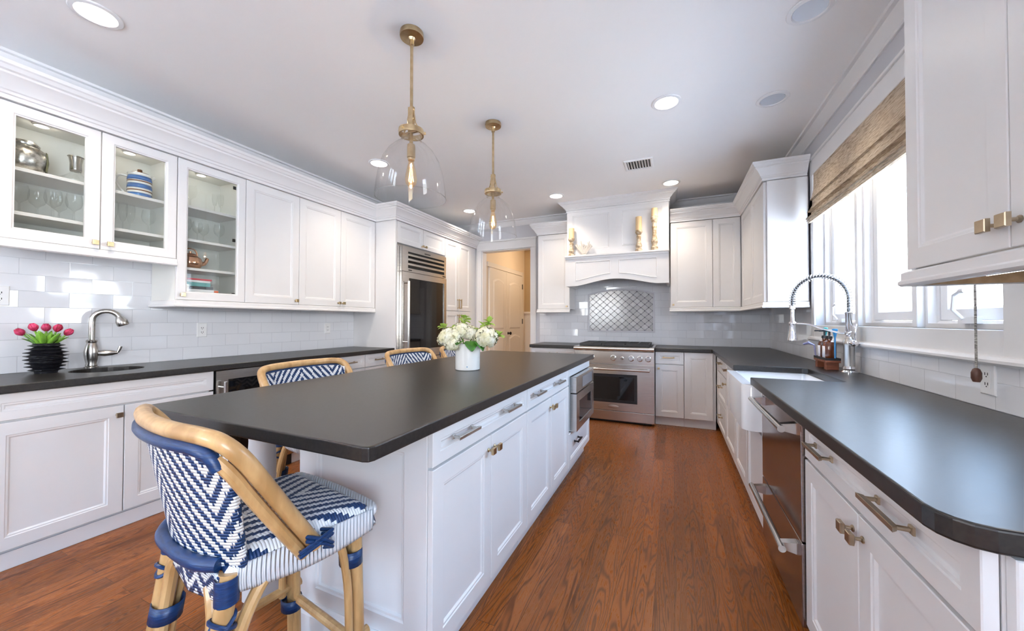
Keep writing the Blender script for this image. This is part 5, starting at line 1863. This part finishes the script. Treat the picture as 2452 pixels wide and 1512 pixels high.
def bloom(ctr, r, lab, n=95):
    c = thing('hydrangea', lab, 'flower', (VX, VY, ZT + .1), 'hydrangeas in the white vase')
    b = MB()
    b.lathe([(.001, -r * .7), (r * .48, -r * .55), (r * .7, 0), (r * .5, r * .5), (.001, r * .7)], tuple(ctr), 14)
    for k in range(n):
        zz = 1 - 2 * (k + .5) / n
        a = k * 2.39996
        s_ = math.sqrt(1 - zz * zz)
        nd = Vector((s_ * math.cos(a), s_ * math.sin(a), zz))
        if nd.z < -.75:
            continue
        jr = r * random.uniform(.84, 1.10)
        p = ctr + Vector((nd.x * jr, nd.y * jr, nd.z * jr * .88))
        t1 = nd.orthogonal().normalized()
        t2 = nd.cross(t1)
        rot = random.uniform(0, PI)
        s = r * random.uniform(.24, .33)
        for j in range(4):
            a1 = rot + j * PI / 2
            e1 = t1 * math.cos(a1) + t2 * math.sin(a1)
            e2 = -t1 * math.sin(a1) + t2 * math.cos(a1)
            g = len(b.v)
            b.v += [p + nd * .001, p + e1 * s * .55 + e2 * s * .55 + nd * s * .18, p + e1 * s * 1.05 + nd * s * .02 - nd * s * .15, p + e1 * s * .55 - e2 * s * .55 + nd * s * .18]
            b.f.append((g, g + 1, g + 2, g + 3))
    b.build('bloom', PETAL, c, fixn=False, angle=60)
    MB().tube([Vector((VX, VY, ZT + .03)) + (ctr - Vector((VX, VY, ctr.z))) * .2, Vector((VX, VY, ZT + .15)) + (ctr - Vector((VX, VY, ctr.z))) * .4, ctr - Vector((0, 0, r * .6))], .004, 7).build('stem', GREENL, c)
    return c


V0 = Vector((VX, VY, 0))
blooms = [(V0 - rv * .115 - fv * .03 + Vector((0, 0, ZT + .205)), .072, 'large creamy hydrangea on the refrigerator side of the vase'),
          (V0 - rv * .045 + fv * .02 + Vector((0, 0, ZT + .248)), .062, 'topmost creamy hydrangea above the vase'),
          (V0 + rv * .018 + fv * .03 + Vector((0, 0, ZT + .232)), .055, 'small white hydrangea in the middle of the bouquet'),
          (V0 + rv * .118 - fv * .02 + Vector((0, 0, ZT + .207)), .074, 'large white hydrangea on the doorway side of the vase'),
          (V0 - rv * .088 - fv * .06 + Vector((0, 0, ZT + .165)), .050, 'low creamy hydrangea drooping over the vase rim')]
for p, r, lab in blooms:
    bloom(p, r, lab)
SPR = [(-rv * .16 + Vector((0, 0, .275)), 'lime eucalyptus sprig reaching out toward the refrigerator'), (-rv * .03 + fv * .03 + Vector((0, 0, .335)), 'lime eucalyptus sprig standing tallest above the bouquet'),
       (rv * .14 + fv * .02 + Vector((0, 0, .305)), 'bright green sprig behind the doorway-side hydrangea'), (rv * .215 + Vector((0, 0, .215)), 'lime sprig trailing out toward the doorway')]
for off, lab in SPR:
    base = V0 + Vector((off.x, off.y, 0)).normalized() * .045
    base.z = ZT + .14
    end = V0 + Vector((0, 0, ZT)) + off
    c = thing('eucalyptus_sprig', lab, 'foliage', tuple(base), 'greenery in the white vase')
    path = crom([base, base.lerp(end, .35) + Vector((0, 0, .055)), end], 5)
    MB().tube(path, .0022, 6).build('stem', LIME, c)
    b = MB()
    for i in range(5, len(path)):
        for s_ in (-1, 0, 1):
            dd = Vector((random.uniform(-1, 1), random.uniform(-1, 1), random.uniform(-.2, .9)))
            leaf(b, path[i], dd, random.uniform(.040, .055), .019, .2, n=4)
    b.build('leaves', LIME, c, solid=.0008, fixn=False)
c = thing('hydrangea_leaves', 'dark green hydrangea leaves hanging over the vase rim', 'foliage', (VX, VY, ZT + .165), 'greenery in the white vase')
for off, dd, ln, w in ((rv * .02 - fv * .05, rv * .25 - fv * .8 + Vector((0, 0, -.35)), .085, .042), (rv * .05 - fv * .04, rv * .7 - fv * .5 + Vector((0, 0, -.35)), .085, .042), (-rv * .03 - fv * .05, -rv * .3 - fv * .8 + Vector((0, 0, .05)), .07, .034), (-rv * .06, -rv * .8 - fv * .35 + Vector((0, 0, -.1)), .07, .03), (rv * .07, rv * .9 - fv * .2 + Vector((0, 0, -.1)), .075, .03)):
    b = MB()
    leaf(b, V0 + off + Vector((0, 0, ZT + .185)), dd, ln, w, .35)
    b.build('leaf', DGREEN, c, solid=.001, fixn=False)

# ------------------------------------------------------------------ mantel ornaments
for x, zc, zt, rr_, lab1, lab2 in ((-1.228, 2.318, 2.452, .036, 'short whitewashed turned candlestick at the doorway end of the mantel', 'ivory candle on the short candlestick by the coral'),
                                   (-.386, 2.343, 2.512, .036, 'middle-height whitewashed candlestick, second from the corner cabinet', 'ivory candle on the middle-height candlestick'),
                                   (-.206, 2.500, 2.596, .036, 'tallest whitewashed candlestick next to the corner wall cabinet', 'ivory candle on the tallest candlestick')):
    z0 = 2.0855
    h = zc - z0
    c = thing('candlestick', lab1, 'candlestick', (x, 4.757, z0), 'candlesticks on the hood mantel')
    P_ = [(.041, 0), (.041, .09), (.031, .12), (.028, .17), (.037, .23), (.038, .29), (.029, .37), (.025, .45), (.024, .60), (.030, .70), (.022, .74), (.022, .79), (.030, .83), (.042, .92), (.042, .97), (.040, 1.0)]
    MB().lathe([(r_, z_ * h) for r_, z_ in P_], (x, 4.757, z0), 24).build('turned_post', DISTR, c)
    c = thing('candle', lab2, 'candle', (x, 4.757, zc), 'candles on the hood mantel')
    MB().lathe([(rr_, .0005), (rr_, zt - zc - .004), (rr_ - .004, zt - zc), (.006, zt - zc - .004), (.001, zt - zc - .005)], (x, 4.757, zc), 22).build('wax', CANDLE, c)
    MB().tube([(x, 4.757, zt - .006), (x + .001, 4.757, zt + .008)], .0012, 5).build('wick', BLACKP, c)
c = thing('coral_ornament', 'white branching coral ornament beside the short candlestick', 'ornament', (-1.06, 4.757, 2.0855))
b = MB()
random.seed(11)
for k in range(9):
    a = -.95 + k * .235
    ln = random.uniform(.10, .17)
    p0 = Vector((-1.06 + .02 * math.sin(a), 4.757, 2.107))
    p1 = p0 + Vector((math.sin(a) * ln * .55, random.uniform(-.008, .008), math.cos(a * .7) * ln * .6))
    p2 = p1 + Vector((math.sin(a * 1.1) * ln * .35, random.uniform(-.008, .008), math.cos(a * .6) * ln * .5))
    b.tube([p0, p1, p2], [.013, .010, .006], 7)
    b.tube([p1, p1 + Vector((math.sin(a + .8) * .04, 0, .035))], [.008, .005], 6)
    b.tube([p1.lerp(p2, .4), p1.lerp(p2, .4) + Vector((math.sin(a - .9) * .035, .004, .035))], [.007, .004], 6)
b.build('branches', CORAL, c)
MB().lathe([(.034, .0), (.032, .01), (.02, .016)], (-1.06, 4.757, 2.0855), 14, wob=lambda a, i: 1 + .12 * math.sin(a * 3)).build('foot', CORAL, c)

# ------------------------------------------------------------------ things behind the cabinet glass
S1, S2 = 2.0755, 1.8305
c = thing('ginger_jar', 'embossed silver and olive jar on the top shelf of the short glass cabinet', 'jar', (-3.42, .80, S1))
MB().lathe([(.06, 0), (.078, .02), (.09, .06), (.092, .10), (.080, .135), (.062, .15), (.058, .155)], (-3.42, .80, S1), 30).build('jar', SILVER, c)
MB().lathe([(.060, .1555), (.062, .165), (.048, .18), (.02, .186), (.001, .187)], (-3.42, .80, S1), 26).build('lid', SILVER, c)
for s_ in (-1, 1):
    b = MB()
    b.grid(lambda u, v: (-3.42 + .0935 * math.cos(s_ * PI / 2 + (u - .5) * 1.3) * (1 - .12 * abs(v - .5)), .80 + .0935 * math.sin(s_ * PI / 2 + (u - .5) * 1.3) * (1 - .12 * abs(v - .5)), S1 + .025 + v * .11), 8, 6)
    b.build('olive_side', OLIVE, c, solid=.002, fixn=False)
c = thing('decanter', 'silver-necked clear glass decanter on the top shelf', 'decanter', (-3.44, 1.01, S1))
MB().lathe([(.05, .001), (.085, .006), (.088, .02), (.05, .05), (.024, .075), (.021, .09)], (-3.44, 1.01, S1), 26).build('flask', STEMGL, c)
MB().lathe([(.024, .088), (.025, .10), (.024, .14), (.030, .175), (.036, .18)], (-3.44, 1.01, S1), 24, cap=False).build('silver_neck', NICKEL, c, solid=.003)
JX, JY = -3.42, 1.305
c = thing('jug', 'blue and white striped jug with a dark lid in the second glass door', 'jug', (JX, JY, S1))
MB().lathe([(.060, .001), (.064, .004), (.062, .14), (.062, .165), (.064, .172), (.058, .172), (.055, .02), (.001, .018)], (JX, JY, S1), 30).build('body', CERW, c)
for z0, z1, m_ in ((.004, .034, CERB), (.048, .056, CERN), (.068, .098, CERB), (.112, .120, CERN), (.124, .154, CERB)):
    MB().lathe([(.0648 - z0 * .012, z0), (.0648 - z1 * .012, z1)], (JX, JY, S1), 30, cap=False).build('stripe', m_, c, solid=.001, fixn=False)
MB().lathe([(.055, .173), (.05, .18), (.012, .186), (.010, .19), (.014, .200), (.012, .208), (.001, .21)], (JX, JY, S1), 22).build('lid', CERN, c)
hd = Vector((-.355, -.934, 0))
J0 = Vector((JX, JY, S1))
MB().tube(crom([J0 + hd * a_ + Vector((0, 0, z_)) for a_, z_ in ((.060, .150), (.098, .148), (.115, .118), (.100, .065), (.062, .018))], 6), .0075, 10).build('handle', CERW, c)
MB().tube([J0 - hd * .052 + Vector((0, 0, .155)), J0 - hd * .078 + Vector((0, 0, .170))], [.018, .008], 10).build('spout', CERW, c)



def wine(x, y, z, sc, lab, flute=False, grp='wine glasses behind the cabinet glass'):
    c = thing('wine_glass', lab, 'glass', (x, y, z), grp)
    if flute:
        pr = [(.030, .001), (.028, .003), (.004, .008), (.0035, .07), (.012, .08), (.022, .12), (.024, .17), (.021, .20)]
    else:
        pr = [(.034, .001), (.032, .003), (.005, .008), (.004, .065), (.010, .074), (.030, .092), (.038, .12), (.036, .15), (.031, .175)]
    MB().lathe([(r_ * sc, z_ * sc) for r_, z_ in pr], (x, y, z), 20, cap=False).build('glass', STEMGL, c)


G1 = [(-3.40, .785, 'wine glass standing first behind the short cabinet glass, lower shelf', 0), (-3.46, .865, 'wine glass at the back of the short cabinet, second along', 0), (-3.38, .905, 'wine glass in the middle of the short cabinet lower shelf', 0),
      (-3.37, .985, 'wine glass next to the first door stile, lower shelf', 0), (-3.48, .955, 'wine glass at the back near the first door stile', 0), (-3.42, 1.175, 'tall flute behind the second glass door, first of three', 1), (-3.42, 1.222, 'tall flute behind the second glass door, middle of three', 1),
      (-3.44, 1.268, 'tall flute behind the second glass door, last of three', 1), (-3.38, 1.34, 'low wine glass at the end behind the second glass door', 0)]
for x, y, lab, fl in G1:
    wine(x, y, S2, .98, lab, fl)
for x, y, z, sc, lab, fl in ((-3.42, 1.60, 2.0905, 1.10, 'large wine glass on the top shelf of the tall glass cabinet', 0), (-3.36, 1.735, 2.0905, .75, 'short glass on the top shelf near the hinges', 1), (-3.40, 1.80, 2.0905, .85, 'small flute on the top shelf beside the hinges', 1),
                             (-3.40, 1.565, 1.8405, .95, 'wine glass first on the second shelf of the tall glass cabinet', 0), (-3.36, 1.62, 1.8405, .85, 'wine glass second on the second shelf of the tall glass cabinet', 0), (-3.44, 1.70, 1.8405, .95, 'wine glass third on the second shelf of the tall glass cabinet', 0), (-3.38, 1.78, 1.8405, .95, 'wine glass last on the second shelf of the tall glass cabinet', 0)):
    wine(x, y, z, sc, lab, fl)
CX_, CY_, CZ_ = -3.41, 1.60, 1.6255
c = thing('copper_teapot', 'polished copper teapot on the third shelf of the tall glass cabinet', 'teapot', (CX_, CY_, CZ_))
MB().lathe([(.05, .001), (.068, .02), (.076, .05), (.066, .085), (.045, .10), (.044, .104)], (CX_, CY_, CZ_), 28).build('body', COPPER, c)
MB().lathe([(.045, .1045), (.03, .118), (.008, .122), (.010, .135), (.001, .138)], (CX_, CY_, CZ_), 20).build('lid', COPPER, c)
MB().tube(crom([(CX_, CY_ + .065, CZ_ + .04), (CX_, CY_ + .10, CZ_ + .06), (CX_, CY_ + .115, CZ_ + .10)], 5), [.016] * 5 + [.012] * 5 + [.008], 10).build('spout', COPPER, c)
MB().tube(crom([(CX_, CY_ - .05, CZ_ + .09), (CX_, CY_ - .03, CZ_ + .15), (CX_, CY_ + .03, CZ_ + .15), (CX_, CY_ + .05, CZ_ + .09)], 6), .005, 8).build('handle', COPPER, c)
zz = 1.3935
for i, (h, y0, y1, mc, lab) in enumerate(((.075, 1.50, 1.755, LABELW, 'thick white boxed book at the bottom of the cabinet stack'), (.022, 1.51, 1.72, mat('black_cover', (.03, .03, .035), .5), 'thin dark book above the white box'), (.030, 1.49, 1.70, TEALC, 'teal cookbook in the cabinet stack'), (.016, 1.50, 1.70, LABELW, 'slim white book under the red one'), (.014, 1.495, 1.71, REDC, 'red cookbook on top of the cabinet stack'))):
    c = thing('book', lab, 'book', (-3.42, (y0 + y1) / 2, zz), 'books in the tall glass cabinet')
    MB().box(-3.50, -3.335, y0, y1, zz + .0005, zz + .0025).box(-3.50, -3.335, y0, y1, zz + h - .003, zz + h - .0005).box(-3.337, -3.335, y0, y1, zz + .0025, zz + h - .003).build('cover', mc, c, smooth=False)
    MB().box(-3.495, -3.338, y0 + .003, y1 - .003, zz + .003, zz + h - .0035).build('pages', LABELW, c, smooth=False)
    if i == 0:
        MB().box(-3.336, -3.3345, y1 - .03, y1, zz + .004, zz + h - .005).build('orange_band', ORANGEC, c, smooth=False)
        MB().box(-3.336, -3.3345, y0 + .05, y0 + .10, zz + .04, zz + .055).build('printed_mark', SLOT, c, smooth=False)
    zz += h

# ------------------------------------------------------------------ outdoors seen through the window
struct(MB().box(1.25, 30, -20, 40, -.6, -.5).build('ground', PAVE), 'pale paving outside the window')
struct(MB().box(-12, 6, -22, -2.95, -.12, -.06).build('ground', PAVE), 'pale paving behind the house')
c = thing('patio_umbrella', 'open pale canvas patio umbrella outside the near casement', 'umbrella', (5.2, 4.6, -.5))
MB().tube([(5.2, 4.6, -.5), (5.2, 4.6, 2.2)], .025, 10).build('pole', TRIMW, c)
MB().lathe([(1.35, 1.62), (.7, 1.95), (.02, 2.2)], (5.2, 4.6, 0), 8, cap=False).build('canopy', CANVAS, c, smooth=False, solid=.01)
c = thing('house', 'white house with a porch railing across the yard', 'house', (13.0, 15.0, -.5))
MB().box(11.5, 17, 11, 20, -.5, 3.2).build('wall', BRICKOUT, c, smooth=False)
MB().prism([(10.8, 3.2), (17.6, 3.2), (14.2, 5.2)], 10.6, 20.4, lambda u, v, d: (u, d, v)).build('roof', mat('pale_roof', (.45, .45, .47), .9), c, smooth=False)
b = MB().box(10.2, 10.26, 9.5, 16, .45, .52)
for k in range(27):
    b.box(10.21, 10.25, 9.5 + k * .25, 9.54 + k * .25, -.5, .45)
b.build('porch_railing', TRIMW, c, smooth=False)
random.seed(3)
for tx, ty, hh, lab in ((7.5, 9.5, 5.5, 'bare pale tree outside the middle casement'), (9.5, 8.2, 6.0, 'bare pale tree farther out in the yard')):
    c = thing('tree', lab, 'tree', (tx, ty, -.5), 'bare trees in the yard')
    b = MB()

    def branch(p, d, ln, r, lv):
        q = p + d * ln
        b.tube([p, p.lerp(q, .5) + Vector((random.uniform(-.05, .05),) * 3) * ln, q], [r, r * .8, r * .55], 5)
        if lv:
            for _ in range(3):
                nd = (d + Vector((random.uniform(-.8, .8), random.uniform(-.8, .8), random.uniform(-.1, .5)))).normalized()
                branch(p.lerp(q, random.uniform(.55, 1)), nd, ln * random.uniform(.5, .7), r * .55, lv - 1)
    branch(Vector((tx, ty, -.5)), Vector((.03, .02, 1)).normalized(), hh * .38, .09, 4)
    b.build('branches', BARK, c)

S.cycles.max_bounces = 10
S.cycles.diffuse_bounces = 5
S.cycles.glossy_bounces = 4
S.cycles.transmission_bounces = 6
S.cycles.transparent_max_bounces = 16
S.cycles.caustics_reflective = False
S.cycles.caustics_refractive = False
S.cycles.sample_clamp_indirect = 6.0
